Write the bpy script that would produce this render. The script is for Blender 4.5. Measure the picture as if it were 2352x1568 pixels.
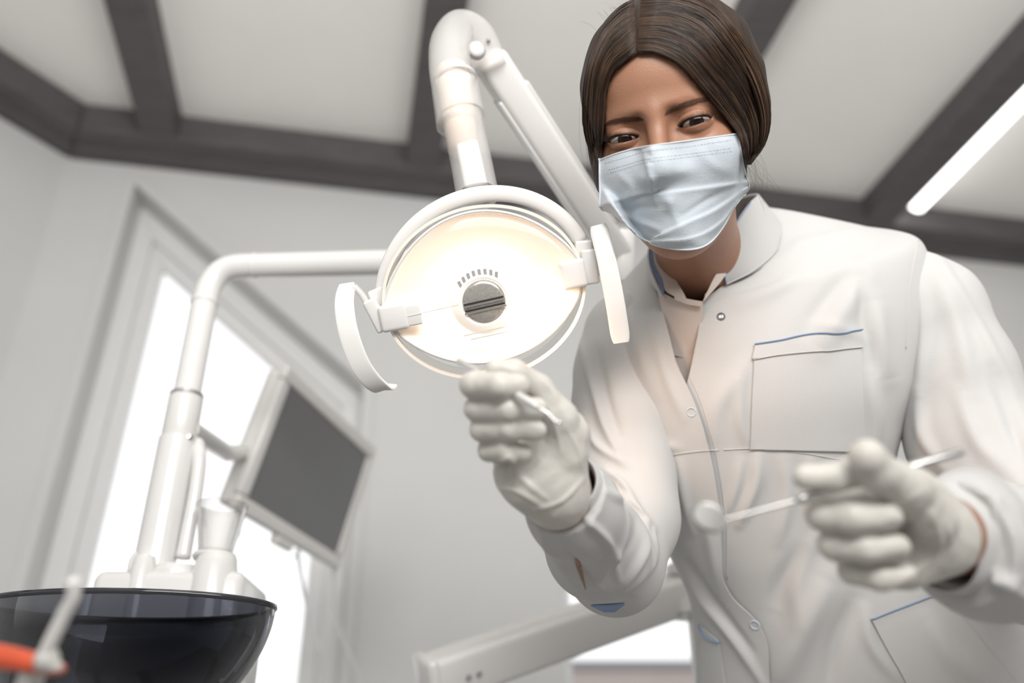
import bpy, bmesh, math, random
import numpy as np
from mathutils import Vector, Matrix
from mathutils.bvhtree import BVHTree

for o in list(bpy.data.objects):
    bpy.data.objects.remove(o, do_unlink=True)
SC = bpy.context.scene
COL = SC.collection
rng = np.random.default_rng(7)
random.seed(7)

# ------------------------------------------------------------------ camera
F = 2008.0
TH = math.radians(28.0)
CT, ST = math.cos(TH), math.sin(TH)
CAM = np.array([0.0, 0.0, 0.85])
cd = bpy.data.cameras.new('camera')
cam = bpy.data.objects.new('camera', cd)
COL.objects.link(cam)
cam.location = CAM
cam.rotation_euler = (math.pi / 2 + TH, 0, 0)
cd.sensor_width = 36.0
cd.lens = 36.0 * F / 2352.0
cd.clip_start = 0.02
cd.dof.use_dof = True
cd.dof.focus_distance = 0.80
cd.dof.aperture_fstop = 2.3
SC.camera = cam

# ------------------------------------------------------------------ world and exposure
world = bpy.data.worlds.new('world')
SC.world = world
world.use_nodes = True
wn = world.node_tree.nodes
wl = world.node_tree.links
bg = wn['Background']
wtc = wn.new('ShaderNodeTexCoord')
wse = wn.new('ShaderNodeSeparateXYZ')
wra = wn.new('ShaderNodeValToRGB')
wmr = wn.new('ShaderNodeMapRange')
wmr.inputs[1].default_value = -1
wmr.inputs[2].default_value = 1
wl.new(wtc.outputs['Generated'], wse.inputs[0])
wl.new(wse.outputs['Z'], wmr.inputs[0])
wl.new(wmr.outputs[0], wra.inputs[0])
wra.color_ramp.elements[0].position = 0.45
wra.color_ramp.elements[0].color = (0.45, 0.43, 0.41, 1)
wra.color_ramp.elements[1].position = 0.55
wra.color_ramp.elements[1].color = (1.0, 1.0, 0.985, 1)
# the building's other side is dimmer than the open sky beyond the windows
wy = wn.new('ShaderNodeMapRange')
wy.inputs[1].default_value = -0.6
wy.inputs[2].default_value = 0.35
wy.inputs[3].default_value = 0.62
wy.inputs[4].default_value = 1.15
wl.new(wse.outputs['Y'], wy.inputs[0])
wmx = wn.new('ShaderNodeVectorMath')
wmx.operation = 'SCALE'
wl.new(wra.outputs[0], wmx.inputs[0])
wl.new(wy.outputs[0], wmx.inputs['Scale'])
wl.new(wmx.outputs[0], bg.inputs['Color'])
bg.inputs['Strength'].default_value = 0.90

SC.view_settings.view_transform = 'Standard'
SC.view_settings.look = 'None'
SC.view_settings.exposure = 0.45
SC.view_settings.gamma = 1.0
SC.view_settings.use_curve_mapping = False

def area_light(name, loc, target, sx, sy, power, color):
    l = bpy.data.lights.new(name, 'AREA')
    l.shape = 'RECTANGLE'
    l.size = sx
    l.size_y = sy
    l.energy = power
    l.color = color
    o = bpy.data.objects.new(name, l)
    COL.objects.link(o)
    o.location = loc
    o.rotation_euler = (Vector(target) - Vector(loc)).to_track_quat('-Z', 'Y').to_euler()
    return o

# added fill light, unseen behind the viewer, aimed up to brighten the ceiling
area_light('ceiling_fill', (0.3, -0.9, 1.7), (0.4, 0.5, 2.9), 1.6, 0.8, 50, (1.0, 0.98, 0.95))

# ------------------------------------------------------------------ pixel helpers
def ray(u, v):
    a = (u - 1176.0) / F
    b = (784.0 - v) / F
    return np.array([a, CT - b * ST, ST + b * CT])

def W(u, v, d):
    return CAM + ray(u, v) * d

def WA(l):
    return np.array([W(*p) for p in l])

def proj(P):
    P = np.asarray(P, float) - CAM
    d = P[..., 1] * CT + P[..., 2] * ST
    up = -P[..., 1] * ST + P[..., 2] * CT
    return np.stack([1176 + F * P[..., 0] / d, 784 - F * up / d], -1)

CR = np.array([1.0, 0, 0])
CU = np.array([0, -ST, CT])
CF = np.array([0, CT, ST])

# ------------------------------------------------------------------ materials
def mat(name, col, rough=0.5, metal=0.0, spec=0.5, noise=0.0, nscale=30, bump=0.0, bscale=200,
        coat=0.0, sub=0.0, sheen=0.0, trans=0.0, emit=None, es=0.0, ior=1.45, stretch=None, alpha=1.0):
    m = bpy.data.materials.new(name)
    m.use_nodes = True
    nt = m.node_tree
    b = nt.nodes['Principled BSDF']
    b.inputs['Base Color'].default_value = (*col, 1)
    b.inputs['Roughness'].default_value = rough
    b.inputs['Metallic'].default_value = metal
    b.inputs['Specular IOR Level'].default_value = spec
    b.inputs['IOR'].default_value = ior
    b.inputs['Coat Weight'].default_value = coat
    b.inputs['Coat Roughness'].default_value = 0.08
    b.inputs['Sheen Weight'].default_value = sheen
    b.inputs['Transmission Weight'].default_value = trans
    b.inputs['Alpha'].default_value = alpha
    if sub:
        b.inputs['Subsurface Weight'].default_value = sub
        b.inputs['Subsurface Radius'].default_value = (1.0, 0.4, 0.2)
        b.inputs['Subsurface Scale'].default_value = 0.006
    if emit:
        b.inputs['Emission Color'].default_value = (*emit, 1)
        b.inputs['Emission Strength'].default_value = es
    if noise or bump:
        tc = nt.nodes.new('ShaderNodeTexCoord')
        mp = nt.nodes.new('ShaderNodeMapping')
        nt.links.new(tc.outputs['Object'], mp.inputs[0])
        if stretch:
            mp.inputs['Scale'].default_value = stretch
    if noise:
        n = nt.nodes.new('ShaderNodeTexNoise')
        n.inputs['Scale'].default_value = nscale
        n.inputs['Detail'].default_value = 4
        nt.links.new(mp.outputs[0], n.inputs['Vector'])
        r = nt.nodes.new('ShaderNodeValToRGB')
        r.color_ramp.elements[0].position = 0.3
        r.color_ramp.elements[1].position = 0.7
        r.color_ramp.elements[0].color = (*[max(0, c * (1 - noise)) for c in col], 1)
        r.color_ramp.elements[1].color = (*[min(1, c * (1 + noise)) for c in col], 1)
        nt.links.new(n.outputs['Fac'], r.inputs[0])
        nt.links.new(r.outputs[0], b.inputs['Base Color'])
    if bump:
        n2 = nt.nodes.new('ShaderNodeTexNoise')
        n2.inputs['Scale'].default_value = bscale
        n2.inputs['Detail'].default_value = 3
        nt.links.new(mp.outputs[0], n2.inputs['Vector'])
        bp = nt.nodes.new('ShaderNodeBump')
        bp.inputs['Strength'].default_value = bump
        bp.inputs['Distance'].default_value = 0.001
        nt.links.new(n2.outputs['Fac'], bp.inputs['Height'])
        nt.links.new(bp.outputs[0], b.inputs['Normal'])
    return m

def glass_mat(name, tint, fac=0.12, rough=0.02):
    m = bpy.data.materials.new(name)
    m.use_nodes = True
    nt = m.node_tree
    nt.nodes.clear()
    out = nt.nodes.new('ShaderNodeOutputMaterial')
    t = nt.nodes.new('ShaderNodeBsdfTransparent')
    t.inputs[0].default_value = (*tint, 1)
    g = nt.nodes.new('ShaderNodeBsdfGlossy')
    g.inputs['Roughness'].default_value = rough
    fr = nt.nodes.new('ShaderNodeLayerWeight')
    fr.inputs[0].default_value = fac
    mx = nt.nodes.new('ShaderNodeMixShader')
    nt.links.new(fr.outputs['Facing'], mx.inputs[0])
    nt.links.new(t.outputs[0], mx.inputs[1])
    nt.links.new(g.outputs[0], mx.inputs[2])
    nt.links.new(mx.outputs[0], out.inputs[0])
    return m

M = {}
M['wall'] = mat('wall_paint', (0.66, 0.665, 0.66), 0.8, noise=0.02, nscale=3, bump=0.15, bscale=150)
M['ceiling'] = mat('ceiling_panel', (0.93, 0.915, 0.89), 0.8, noise=0.015, nscale=4, bump=0.1, bscale=120)
M['beam'] = mat('dark_beam', (0.098, 0.090, 0.093), 0.6, noise=0.12, nscale=6, bump=0.2, bscale=80, stretch=(1, 6, 6))
M['floor'] = mat('floor_tile', (0.42, 0.41, 0.40), 0.35, noise=0.06, nscale=8)
M['winframe'] = mat('window_frame_white', (0.80, 0.80, 0.80), 0.4, noise=0.01)
M['plastic'] = mat('white_plastic', (0.70, 0.685, 0.67), 0.30, spec=0.5, coat=0.2, noise=0.01, nscale=12)
M['enamel'] = mat('white_enamel', (0.72, 0.71, 0.70), 0.25, coat=0.5, noise=0.01, nscale=10)
M['greyplastic'] = mat('grey_plastic', (0.35, 0.35, 0.36), 0.4, noise=0.03)
M['darkplastic'] = mat('dark_plastic', (0.03, 0.03, 0.035), 0.35, noise=0.05)
M['screen'] = mat('monitor_screen', (0.16, 0.16, 0.165), 0.4, spec=0.4, noise=0.02, nscale=5)
M['cable'] = mat('white_cable', (0.72, 0.72, 0.72), 0.5, noise=0.02)
M['steel'] = mat('steel', (0.62, 0.61, 0.60), 0.18, metal=1.0, noise=0.03, nscale=60)
M['brightsteel'] = mat('bright_steel', (0.88, 0.87, 0.86), 0.32, metal=0.85, noise=0.02)
M['chrome'] = mat('chrome', (0.8, 0.8, 0.8), 0.06, metal=1.0, noise=0.01)
M['red'] = mat('orange_red_plastic', (0.62, 0.085, 0.03), 0.3, coat=0.4, noise=0.06)
M['ribbed'] = mat('grey_hose', (0.55, 0.54, 0.52), 0.5, noise=0.04)
M['pane'] = glass_mat('window_glass', (0.98, 0.99, 1.0), 0.08)
M['clear'] = glass_mat('clear_plastic', (0.94, 0.93, 0.92), 0.35, 0.08)
M['lens'] = glass_mat('lamp_lens', (0.99, 0.97, 0.95), 0.10, 0.1)
M['darkglass'] = glass_mat('smoked_glass', (0.30, 0.31, 0.35), 0.25, 0.02)

# ------------------------------------------------------------------ object helpers
def wloc(o):
    p = Vector((0, 0, 0))
    while o:
        p += o.location
        o = o.parent
    return np.array(p)

def mk(name, V, Fc, m, parent=None, smooth=True, loc=None, kind=None, label=None):
    """one mesh object from world-space vertices"""
    V = np.asarray(V, float)
    base = wloc(parent) if parent else np.zeros(3)
    if parent is None and loc is None:
        loc = np.array([(V[:, 0].min() + V[:, 0].max()) / 2, (V[:, 1].min() + V[:, 1].max()) / 2, V[:, 2].min()])
    off = np.zeros(3) if loc is None else np.asarray(loc, float) - base
    me = bpy.data.meshes.new(name)
    me.from_pydata((V - base - off).tolist(), [], [tuple(int(i) for i in f) for f in Fc])
    me.validate()
    bm = bmesh.new()
    bm.from_mesh(me)
    bmesh.ops.recalc_face_normals(bm, faces=bm.faces)
    bm.to_mesh(me)
    bm.free()
    if smooth == 'auto':
        me.polygons.foreach_set('use_smooth', [True] * len(me.polygons))
        me.set_sharp_from_angle(angle=math.radians(38))
    elif smooth:
        me.polygons.foreach_set('use_smooth', [True] * len(me.polygons))
    me.materials.append(m)
    o = bpy.data.objects.new(name, me)
    COL.objects.link(o)
    if parent:
        o.parent = parent
    o.location = off
    if kind:
        o['kind'] = kind
    if label:
        o['label'] = label
    return o

def thing(name, label, cat, loc, group=None):
    o = bpy.data.objects.new(name, None)
    COL.objects.link(o)
    o.location = loc
    o['label'] = label
    o['category'] = cat
    if group:
        o['group'] = group
    o.empty_display_size = 0.05
    return o

def tag(o, label, cat, group=None):
    o['label'] = label
    o['category'] = cat
    if group:
        o['group'] = group
    return o

class MB:
    def __init__(self):
        self.V = []
        self.F = []
        self.n = 0
    def add(self, V, Fc):
        V = np.asarray(V, float)
        self.V.append(V)
        self.F += [tuple(int(i) + self.n for i in f) for f in Fc]
        self.n += len(V)
        return self
    def mk(self, name, m, parent=None, **k):
        return mk(name, np.concatenate(self.V), self.F, m, parent, **k)

def unit(v):
    v = np.asarray(v, float)
    return v / (np.linalg.norm(v) + 1e-12)

def boxf(c, ax, ay, az, hx, hy, hz, bev=0.0):
    """oriented box; bevelled edges when bev>0"""
    ax, ay, az = unit(ax), unit(ay), unit(az)
    c = np.asarray(c, float)
    bm = bmesh.new()
    bmesh.ops.create_cube(bm, size=1)
    for v in bm.verts:
        v.co = Vector((v.co.x * 2 * hx, v.co.y * 2 * hy, v.co.z * 2 * hz))
    if bev:
        bmesh.ops.bevel(bm, geom=bm.edges[:], offset=bev, segments=3, profile=0.5, affect='EDGES')
    R = np.array([ax, ay, az])
    bm.verts.index_update()
    V = np.array([tuple(v.co) for v in bm.verts]) @ R + c
    Fc = [[v.index for v in f.verts] for f in bm.faces]
    bm.free()
    return V, Fc

def catmull(P, n):
    """resample control rows P (k,...) to n rows"""
    P = np.asarray(P, float)
    k = len(P)
    if k == 2:
        t = np.linspace(0, 1, n).reshape((-1,) + (1,) * (P.ndim - 1))
        return P[0] * (1 - t) + P[1] * t
    E = np.concatenate([[2 * P[0] - P[1]], P, [2 * P[-1] - P[-2]]])
    u = np.linspace(0, k - 1, n)
    i = np.minimum(u.astype(int), k - 2)
    t = (u - i).reshape((-1,) + (1,) * (P.ndim - 1))
    p0, p1, p2, p3 = E[i], E[i + 1], E[i + 2], E[i + 3]
    return 0.5 * (2 * p1 + (p2 - p0) * t + (2 * p0 - 5 * p1 + 4 * p2 - p3) * t * t + (3 * p1 - p0 - 3 * p2 + p3) * t ** 3)

def gridf(P, closeu=False, closev=False):
    """faces of a vertex grid P (nu, nv, 3)"""
    nu, nv = P.shape[:2]
    Fc = []
    for i in range(nu if closeu else nu - 1):
        for j in range(nv if closev else nv - 1):
            a = i * nv + j
            b = i * nv + (j + 1) % nv
            c = ((i + 1) % nu) * nv + (j + 1) % nv
            d = ((i + 1) % nu) * nv + j
            Fc.append((a, b, c, d))
    return P.reshape(-1, 3), Fc

def tube(path, rad, n=24, seg=None, caps=True, flat=None, up=None):
    """round (or flattened) tube along a path; rad scalar or per-point; flat=(a,b) ratios"""
    P = np.asarray(path, float)
    R = np.full(len(P), rad) if np.isscalar(rad) else np.asarray(rad, float)
    if seg:
        q = catmull(np.concatenate([P, R[:, None]], 1), seg)
        P, R = q[:, :3], np.maximum(q[:, 3], 1e-5)
    T = np.gradient(P, axis=0)
    T /= np.linalg.norm(T, axis=1)[:, None] + 1e-12
    u = unit(np.cross(T[0], up if up is not None else ([0, 0, 1] if abs(T[0][2]) < 0.9 else [0, 1, 0])))
    rings = []
    th = np.linspace(0, 2 * np.pi, n, endpoint=False)
    a, b = flat if flat else (1, 1)
    for i in range(len(P)):
        u = unit(u - T[i] * (u @ T[i]))
        v = np.cross(T[i], u)
        rings.append(P[i] + R[i] * (a * np.cos(th)[:, None] * u + b * np.sin(th)[:, None] * v))
    G = np.array(rings)
    V, Fc = gridf(G, closev=True)
    if caps:
        k = len(P)
        Fc = Fc + [tuple(range(n))[::-1], tuple((k - 1) * n + j for j in range(n))]
    return V, Fc

def lathe(c, axis, prof, n=48, caps=True, sx=1.0, sy=1.0, xdir=None):
    """profile [(r, h)...] about axis through c"""
    axis = unit(axis)
    x = unit(np.cross(axis, [0.3, 1, 0.2])) if xdir is None else unit(np.asarray(xdir) - axis * (np.asarray(xdir) @ axis))
    y = np.cross(axis, x)
    th = np.linspace(0, 2 * np.pi, n, endpoint=False)
    G = np.array([np.asarray(c) + axis * h + r * (sx * np.cos(th)[:, None] * x + sy * np.sin(th)[:, None] * y) for r, h in prof])
    V, Fc = gridf(G, closev=True)
    if caps:
        k = len(prof)
        Fc = Fc + [tuple(range(n))[::-1], tuple((k - 1) * n + j for j in range(n))]
    return V, Fc

def prism(poly, off):
    """closed prism: polygon points (n,3) extruded by vector off"""
    P = np.asarray(poly, float)
    n = len(P)
    V = np.concatenate([P, P + off])
    Fc = [tuple(range(n)), tuple(range(2 * n - 1, n - 1, -1))]
    for i in range(n):
        j = (i + 1) % n
        Fc.append((i, n + i, n + j, j))
    return V, Fc

def bevel_mod(o, w=0.003, s=3, ang=40):
    b = o.modifiers.new('bevel', 'BEVEL')
    b.width = w
    b.segments = s
    b.limit_method = 'ANGLE'
    b.angle_limit = math.radians(ang)
    return o

# ------------------------------------------------------------------ the room
A = math.radians(10.6)
BD = np.array([-math.sin(A), math.cos(A), 0])     # runs with the beams, away from the camera
WD = np.array([math.cos(A), math.sin(A), 0])      # runs along the back wall to the right
ZC = 2.90
D = 2.555
Z3 = np.array([0, 0, 1.0])
O3 = np.array([0.0, 0, 0])
def SW(s, b, z):
    return WD * s + BD * b + Z3 * z

SL = -1.048                                        # where the back wall meets the angled wall
def wall_with_holes(name, holes):
    """back wall, 0.25 thick, openings as polygons in (s, z)"""
    bm = bmesh.new()
    outer = [(SL, 0), (3.6, 0), (3.6, ZC + 0.05), (SL, ZC + 0.05)]
    def loop(pts, b):
        vs = [bm.verts.new(SW(s, b, z)) for s, z in pts]
        es = [bm.edges.new((vs[i], vs[(i + 1) % len(vs)])) for i in range(len(vs))]
        return vs, es
    allv = []
    for b in (D, D + 0.25):
        E = []
        L = []
        for pts in [outer] + holes:
            v, e = loop(pts, b)
            E += e
            L.append(v)
        bmesh.ops.triangle_fill(bm, edges=E, use_beauty=True, use_dissolve=False)
        allv.append(L)
    for l0, l1 in zip(*allv):
        for i in range(len(l0)):
            j = (i + 1) % len(l0)
            bm.faces.new((l0[i], l0[j], l1[j], l1[i]))
    bm.verts.index_update()
    V = [tuple(v.co) for v in bm.verts]
    Fc = [[v.index for v in f.verts] for f in bm.faces]
    bm.free()
    return mk(name, V, Fc, M['wall'], smooth=False, kind='structure', loc=(0, 0, 0))

H1 = [(-0.845, 0.85), (0.0, 0.85), (0.0, 2.03), (-0.815, 2.70)]
H2 = [(0.633, 0.90), (2.25, 0.90), (2.25, 1.80), (0.633, 1.80)]
wall_with_holes('wall_back', [H1, H2])

DL = unit(np.array([0.549, 0.836, 0]))
NL = np.array([DL[1], -DL[0], 0])                  # into the room
corner = SW(SL, D, 0)
q = [corner, corner - DL * 3.2]
V, Fc = prism([q[0], q[1], q[1] - NL * 0.2, q[0] - NL * 0.2 + DL * 0.15], Z3 * (ZC + 0.05))
mk('wall_left', V, Fc, M['wall'], smooth=False, kind='structure', loc=(0, 0, 0))
rc = SW(3.6, D, 0)
V, Fc = prism([rc, rc - BD * 3.4, rc - BD * 3.4 + WD * 0.2, rc + WD * 0.2], Z3 * (ZC + 0.05))
mk('wall_right', V, Fc, M['wall'], smooth=False, kind='structure', loc=(0, 0, 0))
V, Fc = prism([SW(-3.6, -0.9, ZC), SW(3.9, -0.9, ZC), SW(3.9, D + 0.3, ZC), SW(-3.6, D + 0.3, ZC)], Z3 * 0.12)
mk('ceiling', V, Fc, M['ceiling'], smooth=False, kind='structure', loc=(0, 0, 0))
V, Fc = prism([SW(-3.6, -3.0, -0.1), SW(3.9, -3.0, -0.1), SW(3.9, D + 0.3, -0.1), SW(-3.6, D + 0.3, -0.1)], Z3 * 0.1)
mk('floor', V, Fc, M['floor'], smooth=False, kind='structure', loc=(0, 0, 0))

# perimeter beam (two stepped faces) and cross beams
tn = 1
def trim(poly_v_f, bev=0.006):
    global tn
    o = mk('trim_%d' % tn, *poly_v_f, M['beam'], smooth=False, kind='structure', loc=(0, 0, 0))
    bevel_mod(o, bev, 2)
    tn += 1
    return o
tw = 0.15
def corner_in(wd):
    # inner corner of the perimeter beam of width wd
    # back: b = D - wd ; left: dot(p - corner, NL) = wd
    b = D - wd
    # p = SW(s,b): solve s
    c0 = (SW(0, b, 0) - corner) @ NL
    return (wd - c0) / (WD @ NL)
for wd, z0 in ((tw, ZC - 0.105), (tw * 0.45, ZC - 0.118)):
    s_in = corner_in(wd)
    zt = ZC + 0.02
    P = [SW(SL, D + 0.01, z0), SW(3.6, D + 0.01, z0), SW(3.6, D - wd, z0), SW(s_in, D - wd, z0)]
    trim(prism(P, Z3 * (zt - z0)))
    e = SW(s_in, D - wd, z0)
    P = [corner + Z3 * z0, e, e - DL * 3.0, corner + Z3 * z0 - DL * 3.0 - NL * 0.0]
    P[3] = P[2] - NL * wd
    trim(prism(P, Z3 * (zt - z0)))
for s in (-0.736 - 0.87, -0.736, 0.134, 1.02, 1.865, 2.75):
    b1 = D - tw + 0.01
    if s < -1.0:
        b1 = 1.45
    trim(prism([SW(s - 0.058, -0.9, ZC - 0.10), SW(s + 0.058, -0.9, ZC - 0.10), SW(s + 0.058, b1, ZC - 0.10), SW(s - 0.058, b1, ZC - 0.10)], Z3 * 0.12))

# window frames and panes
def win(n, hole, inset, b0, bars=()):
    """white frame that follows the opening polygon, panes behind"""
    n_ = len(hole)
    H = np.array(hole, float)
    c = H.mean(0)
    def insetp(k):
        R = []
        for i in range(n_):
            p0, p1, p2 = H[i - 1], H[i], H[(i + 1) % n_]
            d1, d2 = unit(p1 - p0), unit(p2 - p1)
            n1, n2 = np.array([-d1[1], d1[0]]), np.array([-d2[1], d2[0]])
            if (c - p1) @ n1 < 0: n1 = -n1
            if (c - p1) @ n2 < 0: n2 = -n2
            Mx = np.array([n1, n2])
            R.append(p1 + np.linalg.solve(Mx, [k, k]))
        return np.array(R)
    fr = thing('window_%d' % n, '', '', SW(c[0], D + 0.12, hole[0][1]))
    del fr['label']; del fr['category']
    fr['kind'] = 'structure'
    mb = MB()
    I0, I1, I2 = insetp(0.0), insetp(inset * 0.55), insetp(inset)
    for (Ia, Ib, ba, bb) in ((I0, I1, b0, b0 + 0.06), (I1, I2, b0 + 0.018, b0 + 0.05)):
        for i in range(n_):
            j = (i + 1) % n_
            q = [SW(*[Ia[i][0], ba, Ia[i][1]]), SW(Ia[j][0], ba, Ia[j][1]), SW(Ib[j][0], ba, Ib[j][1]), SW(Ib[i][0], ba, Ib[i][1])]
            mb.add(*prism(q, BD * (bb - ba)))
    for (s0, z0, s1, z1, wdt) in bars:
        a, b_ = SW(s0, b0 + 0.035, z0), SW(s1, b0 + 0.035, z1)
        ax = unit(b_ - a)
        mb.add(*boxf((a + b_) / 2, ax, BD, np.cross(ax, BD), np.linalg.norm(b_ - a) / 2, 0.02, wdt / 2))
    o = mb.mk('window_frame', M['winframe'], fr, smooth=False)
    bevel_mod(o, 0.004, 2)
    V, Fc = prism([SW(p[0], b0 + 0.03, p[1]) for p in insetp(inset - 0.01)], BD * 0.005)
    mk('window_pane', V, Fc, M['pane'], fr, smooth=False)
    return fr
win(1, H1, 0.115, D + 0.11)
win(2, H2, 0.05, D + 0.10, bars=((1.45, 0.9, 1.45, 1.8, 0.06),))
# projecting casing round the first window
mb = MB()
Hc = np.array(H1)
for i, (p, q_) in enumerate(zip(H1, H1[1:] + H1[:1])):
    a, b_ = SW(p[0], D - 0.004, p[1]), SW(q_[0], D - 0.004, q_[1])
    ax = unit(b_ - a)
    nn = np.cross(ax, BD)
    cc = SW(*[Hc.mean(0)[0], D, Hc.mean(0)[1]])
    if (cc - a) @ nn > 0: nn = -nn
    mb.add(*boxf((a + b_) / 2 + nn * 0.018, ax, BD, nn, np.linalg.norm(b_ - a) / 2 + 0.02, 0.010, 0.018, 0.004))
mb.mk('trim_%d' % tn, M['wall'], smooth=False, kind='structure', loc=(0, 0, 0)); tn += 1

# ceiling tube light
cl = thing('ceiling_light', 'long white glowing tube light on the ceiling beside a dark beam', 'light', SW(1.985, 1.5, ZC - 0.06))
mk('light_housing', *boxf(SW(1.985, 1.5, ZC - 0.012), WD, BD, Z3, 0.046, 0.86, 0.014, 0.004), M['enamel'], cl, smooth=False)
M['tube'] = mat('tube_glow', (1, 1, 1), 0.4, emit=(1, 0.985, 0.95), es=3.5, noise=0.001)
V, Fc = tube([SW(1.985, 0.66, ZC - 0.034), SW(1.985, 2.34, ZC - 0.046)], 0.036, 24)
mk('light_tube', V, Fc, M['tube'], cl)

# pale building seen low through the second window
bl = thing('street_building', 'pale pinkish building beyond the window at the bottom of the view', 'building', (14, 60, 0))
M['bwall'] = mat('far_plaster', (0.80, 0.70, 0.66), 0.9, noise=0.04, nscale=0.3)
M['bwin'] = mat('far_window', (0.42, 0.42, 0.45), 0.3, noise=0.05)
mk('building_wall', *boxf((14, 62, 4.4), (1, 0, 0), (0, 1, 0), (0, 0, 1), 13, 2, 4.4, 0.1), M['bwall'], bl, smooth=False)
mk('building_roof', *boxf((14, 62, 9.0), (1, 0, 0), (0, 1, 0), (0, 0, 1), 13.4, 2.3, 0.25, 0.05), M['bwin'], bl, smooth=False)
for i in range(7):
    for k in range(2):
        mk('window_opening', *boxf((3.5 + i * 3.4, 59.95, 2.6 + 3.6 * k), (1, 0, 0), (0, 1, 0), (0, 0, 1), 0.8, 0.08, 1.0, 0.02), M['bwin'], bl, smooth=False)

# ------------------------------------------------------------------ spittoon unit
M['beige'] = mat('beige_tube', (0.82, 0.66, 0.54), 0.5, noise=0.02)
def frost_mat():
    m = mat('frosted_plastic', (0.86, 0.85, 0.84), 0.25, coat=0.3)
    nt = m.node_tree
    out = nt.nodes['Material Output']
    t = nt.nodes.new('ShaderNodeBsdfTransparent')
    t.inputs[0].default_value = (0.97, 0.96, 0.95, 1)
    mx = nt.nodes.new('ShaderNodeMixShader')
    mx.inputs[0].default_value = 0.34
    nt.links.new(t.outputs[0], mx.inputs[1])
    nt.links.new(nt.nodes['Principled BSDF'].outputs[0], mx.inputs[2])
    nt.links.new(mx.outputs[0], out.inputs[0])
    return m
M['frost'] = frost_mat()

BC = W(298, 1400, 0.86)
BKW = dict(xdir=(1, 0, 0), sy=0.52)
RZ = BC[2]
su = thing('spittoon_unit', 'white dental spittoon unit with a glossy smoked glass bowl at lower left', 'spittoon', (BC[0], BC[1], 0))
th = np.linspace(0, math.pi / 2, 26)
prof = [(0.142 * math.cos(t) ** 0.85 if t < 1.57 else 0.001, -0.118 * math.sin(t) ** 1.12) for t in th]
prof = prof + [(0.001, -0.112)] + [(r - 0.005 if r > 0.012 else r, h + 0.006) for r, h in prof[::-1][1:-1]] + [(0.137, 0.001), (0.1395, 0.003)]
V, Fc = lathe(BC, Z3, prof + [prof[0]], 96, caps=False, **BKW)
mk('bowl', V, Fc, M['darkglass'], su, label='smoked glass bowl')
mb = MB().add(*lathe(BC, Z3, [(0.1415, 0.0), (0.144, 0.002), (0.1435, 0.005), (0.139, 0.006), (0.137, 0.003), (0.1415, 0.0)], 96, caps=False, **BKW))
mb.mk('bowl_rim', mat('black_gloss', (0.02, 0.02, 0.025), 0.08, coat=0.6), su)
mb = MB().add(*lathe(BC - Z3 * 0.14, Z3, [(0.0, 0.0), (0.02, 0.0), (0.024, 0.02), (0.03, 0.03), (0.012, 0.036), (0, 0.036)], 40))
mb.add(*tube([BC - Z3 * 0.14, BC - Z3 * 0.30 + BD * 0.05, BC - Z3 * 0.36 + BD * 0.16], 0.014, 20, seg=16))
mb.mk('drain', M['enamel'], su)
# housing behind the bowl
HB = W(410, 1352, 1.02)
hx = 1.02 / F
top = W(410, 1322, 1.02)[2]
hb = MB()
hb.add(*boxf((HB[0], HB[1] + 0.02, top - 0.06), (1, 0, 0), (0, 1, 0), Z3, 168 * hx, 0.06, 0.06, 0.012))
V, Fc = tube([(HB[0], HB[1] + 0.03, top - 0.1), (HB[0], HB[1] + 0.03, 0.0)], 0.085, 40)
hb.add(V, Fc)
hb.add(*boxf((HB[0], HB[1] + 0.03, 0.03), (1, 0, 0), (0, 1, 0), Z3, 0.17, 0.14, 0.03, 0.012))
hb.mk('housing', M['enamel'], su, smooth='auto')
def at_z(u, v, y):
    r = ray(u, v)
    return CAM + r * ((y - CAM[1]) / r[1])
yh = HB[1]
mb = MB()
for (u0, u1, vt, dy, nm) in ((300, 352, 1272, 0.0, 'post_socket'), (330, 452, 1290, 0.010, 'tower'), (440, 535, 1264, -0.004, 'cup_tower')):
    a, b_ = at_z(u0, vt, yh - 0.040 + dy), at_z(u1, vt, yh - 0.040 + dy)
    r = (b_[0] - a[0]) / 2
    c = (a + b_) / 2
    zt = c[2]
    prof = [(r * 1.10, top - 0.06 - zt), (r * 1.06, top - zt + 0.002), (r, -0.012), (r * 0.95, -0.004), (r * 0.85, 0.0), (0.001, 0.0)]
    mk(nm, *lathe(c + np.array([0, r * 0.9, 0]), Z3, prof, 48, caps=True), M['enamel'], su, smooth='auto')
a = at_z(345, 1262, yh - 0.01)
mb = MB().add(*tube([at_z(303, 1315, yh - 0.012), at_z(312, 1282, yh - 0.012), at_z(340, 1264, yh - 0.012), at_z(350, 1285, yh - 0.012)], 0.006, 16, seg=20))
mb.mk('housing_handle', M['enamel'], su)
# gooseneck water filler
g = [at_z(452, 1020, yh + 0.01), at_z(457, 1040, yh + 0.0), at_z(456, 1080, yh), at_z(446, 1150, yh), at_z(432, 1220, yh), at_z(420, 1282, yh)]
mb = MB().add(*tube(g, [0.0085, 0.0088, 0.0085, 0.0085, 0.0085, 0.0088], 24, seg=40))
mb.add(*lathe(g[0] - Z3 * 0.0, unit(g[0] - g[1]), [(0.0095, -0.012), (0.0095, 0.002), (0.006, 0.006), (0.0, 0.007)], 24))
mb.mk('water_spout', M['enamel'], su)
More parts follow.
